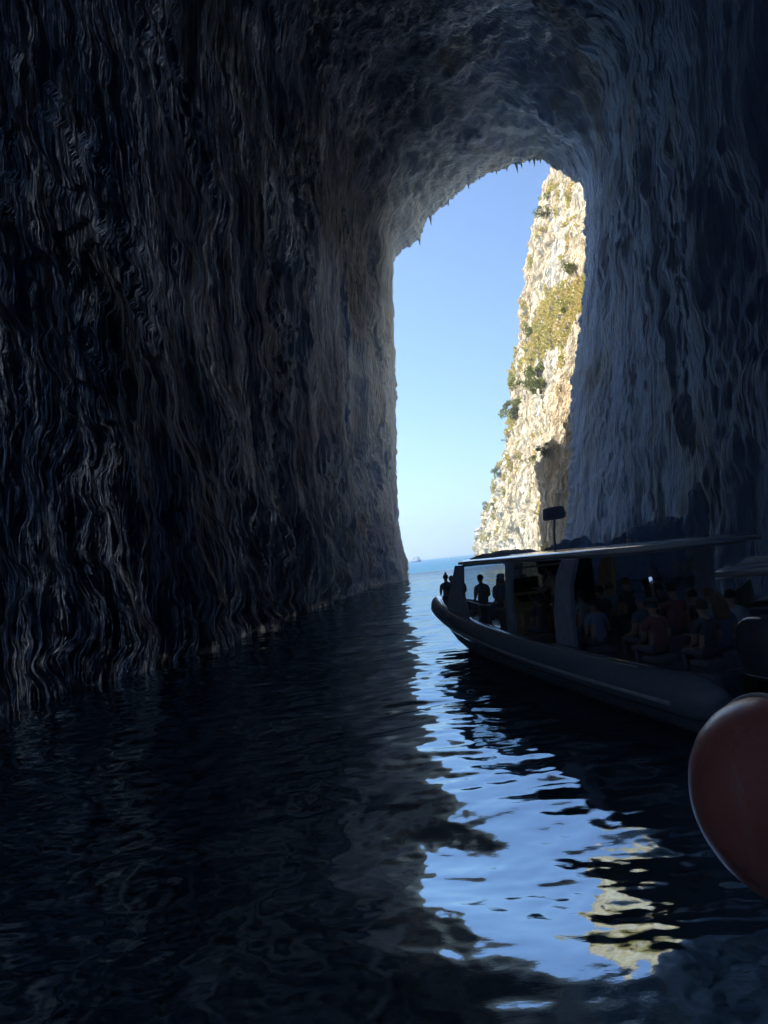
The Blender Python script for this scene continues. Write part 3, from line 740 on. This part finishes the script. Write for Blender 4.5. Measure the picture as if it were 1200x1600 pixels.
# roof: a cambered slab with rounded corners
def roof_ring(inset, z, cam=0.0):
    pts = []
    out = [(-1.2, 1.55), (-1.22, 4), (-1.2, 7), (-1.12, 9.5), (-.98, 11.0), (-.7, 11.45), (0, 11.6)]
    full = out + [(-x, y) for x, y in out[-2::-1]]
    for x, y in full:
        k = 1 - inset / 1.3
        pts.append((x * k, 6.5 + (y - 6.5) * (1 - inset / 5.2), z + cam * (1 - (x / 1.22) ** 2) + .012 * math.sin(y * .5)))
    return pts
MB().loft([roof_ring(.10, 2.72), roof_ring(.0, 2.735), roof_ring(.0, 2.775), roof_ring(.05, 2.815), roof_ring(.16, 2.845), roof_ring(.45, 2.86, .02), roof_ring(.95, 2.875, .03)]).build('roof', M['white'], boat)
MB().loft([roof_ring(.16, 2.69), roof_ring(.14, 2.717)]).build('roof_liner', M['frame'], boat)
def plate(name, pts, s, th, m):   # an upright shaped plate in the (forward, up) plane
    return MB().prism(pts, s - th / 2, s + th / 2, axis='x', bev=.012).build(name, m, boat)
plate('pillar', [(3.75, 1.02), (4.5, 1.02), (4.42, 1.7), (4.15, 2.4), (3.85, 2.70), (3.3, 2.70), (3.62, 2.2), (3.74, 1.6)], -1.32, .09, M['frame'])
plate('pillar', [(6.85, 1.05), (7.15, 1.05), (7.1, 1.9), (6.9, 2.70), (6.55, 2.70), (6.8, 1.9)], -1.2, .09, M['frame'])
plate('pillar', [(10.6, 1.1), (12.6, 1.3), (12.25, 1.75), (11.35, 2.70), (10.7, 2.70), (10.95, 1.9)], -.93, .08, M['frame'])
plate('pillar', [(6.2, 1.05), (6.75, 1.05), (6.72, 1.7), (6.5, 2.4), (6.2, 2.70), (5.9, 2.70), (5.98, 1.9)], 1.02, .10, M['beige'])
plate('panel_inset', [(6.22, 2.1), (6.5, 2.1), (6.38, 2.45), (6.2, 2.58), (6.05, 2.56)], .965, .02, M['yellow'])
plate('pillar', [(2.95, 1.02), (3.7, 1.02), (3.55, 1.7), (3.35, 2.4), (3.3, 2.70), (2.85, 2.70), (2.98, 2.0)], 1.28, .09, M['frame'])
plate('pillar', [(10.6, 1.1), (12.6, 1.3), (12.25, 1.75), (11.35, 2.70), (10.7, 2.70), (10.95, 1.9)], .93, .08, M['frame'])
# canvas side and front that close the cabin on the far side
MB().loft([[(1.07, 6.9, 1.0), (1.0, 11.0, 1.15)], [(1.07, 6.95, 2.69), (1.0, 11.1, 2.69)]], cap=False, closed=False).build('side_window', M['glass'], boat)
b = MB(); b.loft([[(-.86, 12.2, 1.25), (.86, 12.2, 1.25)], [(-.88, 11.5, 2.66), (.88, 11.5, 2.66)]], cap=False, closed=False); b.build('windscreen_panel', M['clear'], boat)
b = MB(); b.tube([(-.86, 12.2, 1.2), (-.88, 11.5, 2.66), (.88, 11.5, 2.66), (.86, 12.2, 1.2)], .035, 8); b.build('windscreen_frame', M['steel'], boat)
# helm console
con = MB().prism([(8.3, .72), (9.2, .72), (9.2, 1.65), (8.75, 1.85), (8.42, 1.5), (8.3, 1.4)], -.45, .55, axis='x', bev=.04).build('console', M['yellow'], boat)
b = MB(); b.box((.28, 8.545, 1.69), (.34, .02, .24), Euler((R(-46), 0, 0)), .01); b.build('screen', M['black'], con)
b = MB(); b.box((-.12, 8.545, 1.69), (.34, .02, .24), Euler((R(-46), 0, 0)), .01); b.build('screen', M['black'], con)
b = MB(); b.box((.12, 8.29, 1.08), (.3, .02, .42), None, .01); b.build('instrument_panel', M['frame'], con)
b = MB(); pts = [(.3 + .17 * math.cos(a), 8.28 - .05 * math.sin(a), 1.42 + .17 * math.sin(a)) for a in [2 * math.pi * k / 20 for k in range(21)]]
b.tube(pts, .014, 6, cap=False); b.tube([(.3, 8.30, 1.42), (.3, 8.42, 1.46)], .02, 6); b.tube([(.14, 8.28, 1.42), (.46, 8.28, 1.42)], .01, 6); b.tube([(.3, 8.25, 1.58), (.3, 8.28, 1.42)], .01, 6)
b.build('steering_wheel', M['black'], con)
b = MB(); b.loft([[(-.42, 8.95, 1.72), (.5, 8.95, 1.72)], [(-.4, 8.85, 2.0), (.48, 8.85, 2.0)], [(-.34, 8.7, 2.22), (.42, 8.7, 2.22)]], cap=False, closed=False)
b.build('windscreen', M['glass'], con)
b = MB(); b.tube([(-.44, 8.96, 1.70), (-.36, 8.7, 2.23), (.44, 8.7, 2.23), (.52, 8.96, 1.70)], .014, 6); b.build('screen_frame', M['steel'], con)
b = MB(); b.tube([(-.75, 8.3, 2.74), (-.7, 7.8, 2.52), (.3, 6.9, 2.55), (.35, 6.8, 2.74)], .022, 8); b.build('overhead_rail', M['steel'], boat)
for a in ((8.8, 11.6, .72), (6.2, 7.5, .85)):
    b = MB(); u0, u1, k = a; z0 = 1.58
    f = lambda u: (-(hb(u) - .28), u, z0 + .03 * (u - u0) / 2)
    b.tube([f(u0 + (u1 - u0) * i / 6) for i in range(7)], .018, 8)
    for i in range(4):
        u = u0 + (u1 - u0) * (i + .1) / 3.2; x, y, z = f(u); b.tube([(x, y, z), (x, y, .72)], .014, 6)
    b.build('handrail', M['steel'], boat)
# mast with its lamp housing on the roof
mast = MB().tube([(.2, 7.1, 2.84), (.24, 7.1, 3.3), (.3, 7.1, 3.66)], [.035, .03, .03], 8).build('mast', M['frame'], boat)
MB().prism([(.02, 3.66), (.05, 3.9), (.13, 3.94), (.46, 3.96), (.52, 3.92), (.57, 3.76), (.5, 3.64), (.08, 3.62)], 6.98, 7.2, axis='y', bev=.02).build('lamp_housing', M['canvas'], mast)
MB().tube([(.35, 6.3, 2.86), (.75, 6.55, 3.3), (1.0, 6.7, 3.5)], [.012, .008, .004], 6).build('antenna', M['strake'], boat)
MB().tube([(-.9, 2.2, 2.83), (-.9, 2.2, 2.93)], .012, 6).ball((-.9, 2.2, 2.95), .03, 8).build('roof_light', M['white'], boat)
# a seat under each passenger; engines on the transom
def seat_at(s, u, hipz):
    b = MB(); b.box((s, u - .02, hipz - .16), (.44, .42, .10), None, .03); b.box((s, u - .02, (hipz - .21 + .70) / 2), (.28, .3, max(.05, hipz - .21 - .70)))
    b.build('seat', M['seat'], boat)
def engine(s):
    e = empty('outboard_engine', (s, -.95, 0), 0, boat)
    rings = []
    for z, w, d, y in [(1.02, .19, .24, 0), (1.10, .27, .34, 0), (1.25, .31, .39, .0), (1.45, .32, .40, 0), (1.62, .31, .38, .01), (1.74, .27, .33, .03), (1.81, .20, .25, .05), (1.835, .10, .12, .06)]:
        r = []
        for k in range(28):
            a = 2 * math.pi * k / 28; c, q = math.cos(a), math.sin(a)
            r.append((w * math.copysign(abs(c) ** .62, c), y + d * math.copysign(abs(q) ** .62, q), z))
        rings.append(r)
    cw = MB().loft(rings).build('cowl', M['cowl'], e)
    MB().loft([[(x * 1.012, y * 1.012, z) for x, y, z in rings[1]], [(x * 1.012, y * 1.012, z + .03) for x, y, z in rings[1]]], cap=False).build('trim_band', M['strake'], cw)
    tc = bpy.data.curves.new('lettering', 'FONT'); tc.body = 'YAMAHA'; tc.size = .125; tc.align_x = 'CENTER'; tc.extrude = .003
    to = bpy.data.objects.new('lettering_source', tc); COL.objects.link(to); dg = bpy.context.evaluated_depsgraph_get(); dg.update()
    tm = bpy.data.meshes.new_from_object(to.evaluated_get(dg)); bpy.data.objects.remove(to); bpy.data.curves.remove(tc)
    lo = link('lettering', tm, M['letter'], cw); lo.location = (0, -.396, 1.30); lo.rotation_euler = (R(90), 0, 0)
    b = MB(); b.prism([(-.14, 1.05), (.16, 1.05), (.12, .3), (.06, -.15), (-.1, -.15), (-.12, .3)], -.09, .09, axis='x', bev=.02); b.box((0, .3, .92), (.3, .3, .3), None, .03); b.build('leg', M['black'], e)
    b = MB(); b.box((0, -.02, -.12), (.26, .5, .02), None, .005); b.tube([(0, .2, -.4), (0, -.3, -.4)], [.03, .09], 10); b.prism([(-.2, -.62), (.02, -.62), (.1, -.14), (-.16, -.14)], -.02, .02, axis='x')
    for k in range(3):
        a = k * 2.094; b.box((.11 * math.cos(a), -.32, -.4 + .11 * math.sin(a)), (.16, .02, .09), Euler((0, -a, .5)))
    b.build('propeller_drive', M['black'], e)
for s in (-1.12, -.37, .38): engine(s)
b = MB(); b.box((0, -.32, .62), (3.0, .16, .9), None, .03); b.build('transom', M['hull'], boat)
# things lying on the roof
def lump(name, pts, m, z0, h, seed, label, cat):
    """a low crumpled heap over an outline"""
    n, k = 56, 10; c = sum((Vector((p[0], p[1], 0)) for p in pts), Vector()) / len(pts); rings = []
    P2 = [Vector((*pts[i % len(pts)], 0)) for i in range(len(pts) + 1)]; tot = []
    for i in range(n):
        f = i / n * len(pts); a = int(f); tot.append(P2[a].lerp(P2[a + 1], f - a))
    for r in range(k):
        t = r / (k - 1); q = []
        for i, p in enumerate(tot):
            v = c.lerp(p, math.cos(t * 1.45)); w = float(fbm(v.x * 2.2 + seed, v.y * 2.2, t * 1.5, 3))
            q.append((v.x + .05 * w, v.y + .05 * w, z0 + h * math.sin(t * 1.5) * (1 + .5 * w)))
        rings.append(q)
    o = MB().loft(rings).build(name, m); tag(o, label, cat); return o
o_ = lump('canvas_cover', [(-.75, 8.9), (-.8, 10.6), (0, 10.95), (.75, 10.6), (.78, 8.9), (0, 8.5)], M['canvas'], 2.82, .17, 3, 'folded dark canvas cover lying on the front of the boat roof', 'cover')
o_.location = BO; o_.rotation_euler = (0, 0, BRZ)
# ------------------------------------------------------------------ passengers: (starboard, forward, head height, pose, turn, shirt, hair, hair colour, label)
PAX = [
 (.0, 15.3, 2.26, 'knee', 0, 'shirt_black', 'bun', 'hair_dark', 'person with a hair bun sitting at the very tip of the bow'),
 (.22, 14.5, 2.24, 'knee', .3, 'shirt_navy', 'short', 'hair_dark', 'dark haired person on the bow, taller of the close pair'),
 (-.16, 14.2, 2.10, 'knee', -.2, 'shirt_black', 'short', 'hair_brown', 'shorter person on the bow, shoulder to shoulder with the taller one'),
 (-.25, 11.2, 2.25, 'sit', .1, 'shirt_grey', 'short', 'hair_dark', 'grey shirted passenger behind the front rail, by the windscreen'),
 (.25, 10.9, 2.19, 'sit', -.4, 'shirt_navy', 'long', 'hair_brown', 'long haired passenger in navy next to the front rail'),
 (.62, 10.0, 2.16, 'sit', .2, 'shirt_black', 'short', 'hair_dark', 'black shirted passenger between the front rail and the console'),
 (-.25, 9.6, 2.24, 'sit', .1, 'shirt_blue', 'cap', 'shirt_grey', 'passenger in a grey cap seated just ahead of the yellow console'),
 (.42, 7.72, 2.41, 'stand', .55, 'shirt_cream', 'short', 'hair_dark', 'person in a cream shirt standing at the yellow console'),
 (-.55, 6.75, 1.78, 'lean', .1, 'shirt_black', 'short', 'hair_dark', 'dark haired passenger bending low behind the yellow console'),
 (-.15, 6.0, 1.90, 'sit', -.1, 'shirt_navy', 'short', 'hair_brown', 'navy shirted passenger behind the person in the cream shirt'),
 (-.40, 5.0, 1.88, 'sit', 0, 'shirt_grey', 'short', 'hair_dark', 'passenger in light grey beside the broad port pillar'),
 (.08, 5.05, 1.93, 'sit', .2, 'shirt_black', 'short', 'hair_dark', 'black shirted one of two passengers with heads together under the beige pillar'),
 (.66, 5.6, 1.93, 'sit', -.3, 'shirt_blue', 'short', 'hair_brown', 'blue shirted one of two passengers with heads together under the beige pillar'),
 (.62, 4.85, 2.04, 'sit', .1, 'shirt_black', 'short', 'hair_brown', 'close cropped passenger sitting upright with a rim lit head'),
 (.28, 3.6, 2.05, 'sit', .1, 'shirt_black', 'long', 'hair_dark', 'passenger with long dark hair falling down the back'),
 (-.82, 3.75, 1.80, 'lean', 0, 'shirt_blue', 'short', 'hair_dark', 'passenger in blue leaning forward close to the port tube'),
 (-.78, 1.95, 1.82, 'sit', 0, 'shirt_maroon', 'cap', 'shirt_black', 'passenger in maroon with a dark cap, low at the port side'),
 (.10, 2.6, 1.99, 'phone', 0, 'shirt_maroon', 'short', 'hair_dark', 'passenger with sunglasses on the head holding up a phone'),
 (.80, 3.0, 1.80, 'sit', .1, 'shirt_black', 'short', 'hair_dark', 'black shirted passenger below the rear starboard pillar'),
 (.10, 1.45, 1.83, 'sit', -.2, 'shirt_navy', 'long', 'hair_brown', 'passenger with brown shoulder length hair in front of the engines'),
 (.84, 4.1, 1.92, 'sit', 0, 'shirt_black', 'short', 'hair_dark', 'passenger in black seated to starboard of the long dark haired one'),
 (-.30, 3.0, 1.84, 'sit', .2, 'shirt_navy', 'cap', 'shirt_navy', 'navy capped passenger between the port tube and the raised phone'),
 (.46, 2.1, 1.88, 'sit', .1, 'shirt_grey', 'short', 'hair_brown', 'grey shirted passenger just right of the one holding the phone'),
 (-.36, 1.25, 1.78, 'sit', 0, 'shirt_black', 'short', 'hair_dark', 'black shirted passenger at the stern nearest the port engine'),
 (.72, 1.9, 1.82, 'sit', -.6, 'shirt_grey', 'short', 'hair_dark', 'grey shirted passenger turned sideways at the rear starboard corner')]
for s, u, hz, pose, tr, sh, hr, hm, label in PAX:
    sc = 1.0; hip = hz - .72
    if pose == 'stand': hip = .72 + .90; sc = (hz - .72) / (.90 + .72); hip = .72 + .90 * sc
    if pose == 'knee': hip = max(hip, 1.5)
    p = person(bw(s, u, hip), BRZ + tr, pose, sh, hr, label, hm, sc, shades=(pose == 'phone'))
    if pose == 'phone':
        c, q = math.cos(BRZ), math.sin(BRZ); x, y = -.225, .275
        b = MB(); b.box((0, 0, 0), (.075, .010, .15), None, .006); ph = b.build('phone', M['black'])
        ph.location = bw(s + x, u + y, hip + .895); ph.rotation_euler = (R(-8), 0, BRZ)
        tag(ph, 'phone with a bright screen held up by a passenger', 'phone')
        b = MB(); b.box((0, -.0062, .002), (.066, .002, .135)); b.build('screen', M['screen'], ph)
    if pose not in ('stand',): seat_at(s, u, hip)
# ------------------------------------------------------------------ the lower canopied boat beside it
B2, B2Z = Vector((7.95, 14.0, 0)), -R(34)
tb = empty('tour_boat', B2, B2Z)
tag(tb, 'small dark green boat with a pale blue white canopy, moored by the right cave wall', 'boat')
rings = []
for u in [-.6, 0, 1.5, 3, 4.5, 5.6, 6.4, 6.9]:
    t = max(0, (u - 3) / 3.9); w = 1.15 * (1 - t ** 2.2) + .03; top = .95 + .3 * t ** 2; k = -.4 + .9 * t ** 2.5
    rings.append([(-w, u, top), (-w * .92, u, .25 + .4 * t), (0, u, k), (w * .92, u, .25 + .4 * t), (w, u, top)])
M['green'] = plain('dark_green_paint', (.16, .21, .16), .4)
MB().loft(rings).build('hull', M['green'], tb)
MB().loft([[(x * .9, y, .80) for x, y in [(-1.1, -.5), (-1.1, 3), (-.5, 5.8), (.5, 5.8), (1.1, 3), (1.1, -.5)]], [(x * .9, y, .83) for x, y in [(-1.1, -.5), (-1.1, 3), (-.5, 5.8), (.5, 5.8), (1.1, 3), (1.1, -.5)]]]).build('deck', M['deck'], tb)
for s in (-1, 1):
    MB().prism([(-.4, .9), (4.2, .95), (4.1, 1.6), (-.35, 1.55)], s * 1.08 - .02, s * 1.08 + .02, axis='x').build('side_panel', M['green'], tb)
    MB().tube([(s * 1.17, u, .96) for u in (-.6, 1, 2.5, 4)], .035, 8).build('gunwale', M['strake'], tb)
    for u in (-.3, 1.7, 3.8): MB().tube([(s * 1.08, u, .9), (s * 1.08, u, 2.04)], .03, 8).build('post', M['frame'], tb)
def r2(i, z, cam):
    o = [(-1.22, -.75), (-1.24, 1.8), (-1.2, 4.3), (-.9, 4.7), (0, 4.85)]; o = o + [(-x, y) for x, y in o[-2::-1]]
    return [(x * (1 - i / 1.3), 2 + (y - 2) * (1 - i / 3), z + cam * (1 - (x / 1.24) ** 2) + .03 * (y / 5) ** 2) for x, y in o]
MB().loft([r2(.06, 1.98, 0), r2(0, 2.0, 0), r2(0, 2.10, 0), r2(.05, 2.125, 0), r2(.4, 2.14, .05), r2(.9, 2.15, .08)]).build('canopy', M['white'], tb)
for x, u in ((-1.0, -.2), (-1.0, .0), (-.95, 3.2), (-.95, 3.4)):
    MB().tube([(x, u, 2.12), (x, u, 2.17)], .015, 6).ball((x, u, 2.19), (.03, .045, .02), 8).build('cleat', M['steel'], tb)
for u in (.6, 2.2): b = MB(); b.box((0, u, 1.02), (1.7, .4, .38), None, .04); b.build('bench', M['seat'], tb)
o_ = lump('rope_heap', [(-.9, .7), (-.95, 2.0), (-.5, 2.5), (-.1, 1.9), (-.2, .8)], M['shirt_white'], 2.14, .13, 8, 'crumpled heap of pale rope on the canopy of the small green boat', 'rope')
o_.location = B2; o_.rotation_euler = (0, 0, B2Z)
# ------------------------------------------------------------------ the red inflatable close by on the right
rb = empty('inflatable_boat', (1.375, 2.6, 0), R(12)); rr = .374
tag(rb, 'dark red inflatable boat whose rounded tube end shows at the right edge', 'boat')
def capsule(y, nm):
    pts, rad = [], []
    for i in range(9):
        a = math.pi / 2 * i / 8; pts.append((-rr * .86 * math.cos(a), y, 1.985)); rad.append(max(.004, rr * math.sin(a)))
    pts += [(.6, y, 1.97), (1.5, y, 1.92), (3, y, 1.8), (5, y, 1.6)]; rad += [rr] * 4
    return MB().tube(pts, rad, 48).build(nm, M['red'], rb)
t1 = capsule(0, 'tube'); capsule(-1.9, 'tube')
MB().loft([[(.9 + 4.1 * f, -.25, z0), (.9 + 4.1 * f, -.95, k), (.9 + 4.1 * f, -1.65, z0)] for f, z0, k in ((0, 1.72, 1.6), (.25, 1.65, .7), (.5, 1.55, .1), (1, 1.4, -.3))]).build('hull', M['hull'], rb)
MB().prism([(.6, -1.65), (5, -1.65), (5, -.25), (.6, -.25)], 1.78, 1.82, axis='z').build('deck', M['deck'], rb)
_ = MB().tube([(-.02, rr * 1.004 * math.sin(a), 1.985 + rr * 1.004 * math.cos(a)) for a in [2 * math.pi * k / 48 for k in range(49)]], .009, 6, cap=False).build('seam', M['strake'], t1)
MB().tube([(.25 + .02 * i, rr * math.sin(2 * math.pi * i / 40) * 1.0, 1.985 + rr * math.cos(2 * math.pi * i / 40)) for i in range(1)] + [(.9, 0, 1.965 + rr), (3, 0, 1.8 + rr)], .012, 6).build('grab_line', M['strake'], t1)
# ------------------------------------------------------------------ far out at sea
sh = empty('tour_ship', (36, 930, 0), R(-46)); tag(sh, 'white tour ship with a blue hull far out on the horizon', 'ship')
M['shipblue'] = plain('blue_hull_paint', (.12, .15, .42), .4)
rings = []
for u, w in [(-8.6, .3), (-7.5, 1.5), (-5, 2.5), (0, 2.8), (5, 2.7), (8.2, 2.3)]:
    t = max(0, -u / 8.6); rings.append([(u, -w, 2.2 + 1.0 * t ** 3), (u, -w * .8, 0), (u, 0, -.6), (u, w * .8, 0), (u, w, 2.2 + 1.0 * t ** 3)])
MB().loft(rings).build('hull', M['shipblue'], sh)
b = MB(); b.box((1, 0, 3.3), (12.5, 4.6, 2.3), None, .2); b.build('lower_deck_house', M['white'], sh)
b = MB(); b.box((1.2, 0, 5.6), (9.5, 4.0, 2.1), None, .2); b.build('upper_deck_house', M['white'], sh)
b = MB(); b.box((1.6, 0, 7.5), (7.5, 4.4, .18), None, .05); [b.tube([(x, y, 6.6), (x, y, 7.45)], .06, 6) for x in (-1.8, 1.6, 5) for y in (-1.9, 1.9)]; b.build('sun_roof', M['white'], sh)
for z, xs in ((3.5, range(-4, 7, 2)), (5.8, range(-2, 6, 2))):
    for x in xs: b = MB(); b.box((x + .1, -2.32 if z < 5 else -2.02, z), (1.2, .06, .8)); b.build('window', M['black'], sh)
b = MB(); b.tube([(0, 0, 7.5), (0, 0, 10)], [.1, .04], 6); b.tube([(-.8, 0, 9), (.8, 0, 9)], .04, 6); b.build('mast', M['white'], sh)
mb = empty('motor_boat', (99.5, 1110, 0), R(-50)); tag(mb, 'tiny white motor boat on the horizon between the ship and the cliff', 'boat')
MB().loft([[(u, -w, 1.3 + h), (u, -w * .7, 0), (u, 0, -.3), (u, w * .7, 0), (u, w, 1.3 + h)] for u, w, h in [(-4.2, .1, .5), (-2.5, 1.1, .25), (0, 1.5, 0), (4, 1.45, 0)]]).build('hull', M['white'], mb)
b = MB(); b.prism([(-1.6, 1.3), (2.2, 1.3), (2, 2.6), (-.6, 2.7)], -1.1, 1.1, axis='y', bev=.1); b.build('cabin', M['white'], mb)
b = MB(); b.prism([(-1.0, 1.7), (1.8, 1.7), (1.7, 2.3), (-.6, 2.35)], -1.13, 1.13, axis='y'); b.build('window', M['black'], mb)
# ------------------------------------------------------------------ sea, sky, sun, camera
# one polar sheet: fine rings near the boats, coarse towards the horizon; the waves are real
def sea():
    rr = np.concatenate([[.2, .5, 1, 1.5, 2, 2.5], np.geomspace(2.9, 150, 900), np.geomspace(153, 3300, 170)])
    th = np.concatenate([np.linspace(R(-36), R(40), 720, endpoint=False), np.linspace(R(40), R(324), 90, endpoint=False)])
    A, B = np.meshgrid(rr, th, indexing='ij'); x = A * np.sin(B); y = A * np.cos(B)
    far = np.clip((y - 95) / 75, 0, 1)
    sel = A < 260
    z = np.zeros_like(x); xs, ys_, rs = x[sel], y[sel], A[sel]
    lod = lambda f: np.clip(1.6 - rs * .012 * f, 0, 1)           # waves finer than the mesh fade out
    mid = .55 + .75 * sst(5, 12, rs)
    wx = xs + .25 * perlin(xs * .5, ys_ * .5, 0 * xs + 3); wy = ys_ + .25 * perlin(xs * .5, ys_ * .5, 0 * xs + 9)
    h = WAVE[0] * perlin(wx * .34, wy * .46, 0 * xs + .5) + WAVE[1] * perlin(wx * .8, wy * 1.1, 0 * xs + 4.5) * lod(1)
    h += WAVE[2] * mid * perlin(wx * 1.9, wy * 3.0, 0 * xs + 8.5) * lod(3) + WAVE[3] * mid * perlin(wx * 5.5, wy * 8.0, 0 * xs + 2.5) * lod(8)
    h += .10 * far[sel] * perlin(xs * .25, ys_ * .33, 0 * xs)
    z[sel] = h
    me = grid_mesh('sea', np.stack([x, y, z], -1), closed_v=True)
    return link('sea', me, M['water'])
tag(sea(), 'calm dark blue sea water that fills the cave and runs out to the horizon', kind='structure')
W = bpy.data.worlds.new('World'); S.world = W; W.use_nodes = True
wt = W.node_tree; bg = wt.nodes['Background']; sk = wt.nodes.new('ShaderNodeTexSky'); sk.sky_type = 'NISHITA'; sk.sun_disc = False
sk.sun_elevation = R(SUN_EL); sk.sun_rotation = R(SUN_AZ); sk.air_density = SKY_AIR; sk.dust_density = SKY_DUST; sk.ozone_density = SKY_OZ; sk.altitude = 0
wt.links.new(sk.outputs[0], bg.inputs['Color']); bg.inputs['Strength'].default_value = SKY_STR
sun = bpy.data.lights.new('sun', 'SUN'); sun.energy = SUN_STR; sun.angle = R(.5); sun.color = (1, .95, .86)
so = bpy.data.objects.new('sun', sun); COL.objects.link(so)
sd = Vector((math.sin(R(SUN_AZ)) * math.cos(R(SUN_EL)), math.cos(R(SUN_AZ)) * math.cos(R(SUN_EL)), math.sin(R(SUN_EL))))   # towards the sun
so.rotation_euler = (-sd).to_track_quat('-Z', 'Y').to_euler(); so.location = sd * 300
cam = bpy.data.cameras.new('camera'); co_ = bpy.data.objects.new('camera', cam); COL.objects.link(co_); S.camera = co_
F = 1066.0; cam.sensor_fit = 'HORIZONTAL'; cam.sensor_width = 36; cam.lens = 36 * F / 1200; cam.clip_start = .05; cam.clip_end = 20000
upc = Vector((-.105, 1, 80 / F)).normalized()                     # world up in (right, up, forward)
yc = (Vector((0, 0, 1)) - upc * upc.z).normalized()
xc = Vector((upc.y * yc.z - upc.z * yc.y, upc.z * yc.x - upc.x * yc.z, upc.x * yc.y - upc.y * yc.x))
if xc.x < 0: xc = -xc
rgt = Vector((xc.x, yc.x, upc.x)); upw = Vector((xc.y, yc.y, upc.y)); fwd = Vector((xc.z, yc.z, upc.z))
Mx = Matrix((rgt, upw, -fwd)).transposed().to_4x4(); Mx.translation = (0, 0, 3.0)
co_.matrix_world = Mx
S.view_settings.view_transform = 'Standard'; S.view_settings.look = 'None'; S.view_settings.gamma = 1; S.view_settings.exposure = EXPO
S.render.engine = 'CYCLES'; c = S.cycles
c.use_denoising = True; c.max_bounces = 12; c.diffuse_bounces = 8; c.glossy_bounces = 4; c.transmission_bounces = 4; c.volume_bounces = 1
c.sample_clamp_indirect = 40; c.use_light_tree = False; c.caustics_reflective = True; c.caustics_refractive = False; c.blur_glossy = 1.5
try: c.denoiser = 'OPENIMAGEDENOISE'
except Exception: pass
def haze():
    if not HAZE: return
    b = MB(); b.box((0, 0, 81.5), (6800, 6800, 167))
    m = bpy.data.materials.new('sea_air'); m.use_nodes = True; t = m.node_tree
    t.nodes.remove(t.nodes['Principled BSDF']); pv = t.nodes.new('ShaderNodeVolumePrincipled')
    pv.inputs['Color'].default_value = (.86, .94, 1, 1); pv.inputs['Density'].default_value = HAZE; pv.inputs['Anisotropy'].default_value = HAZE_G
    t.links.new(pv.outputs[0], t.nodes['Material Output'].inputs['Volume'])
    o = b.build('haze', m); tag(o, 'thin blue sea haze', 'haze', kind='stuff'); o.display_type = 'WIRE'
haze()
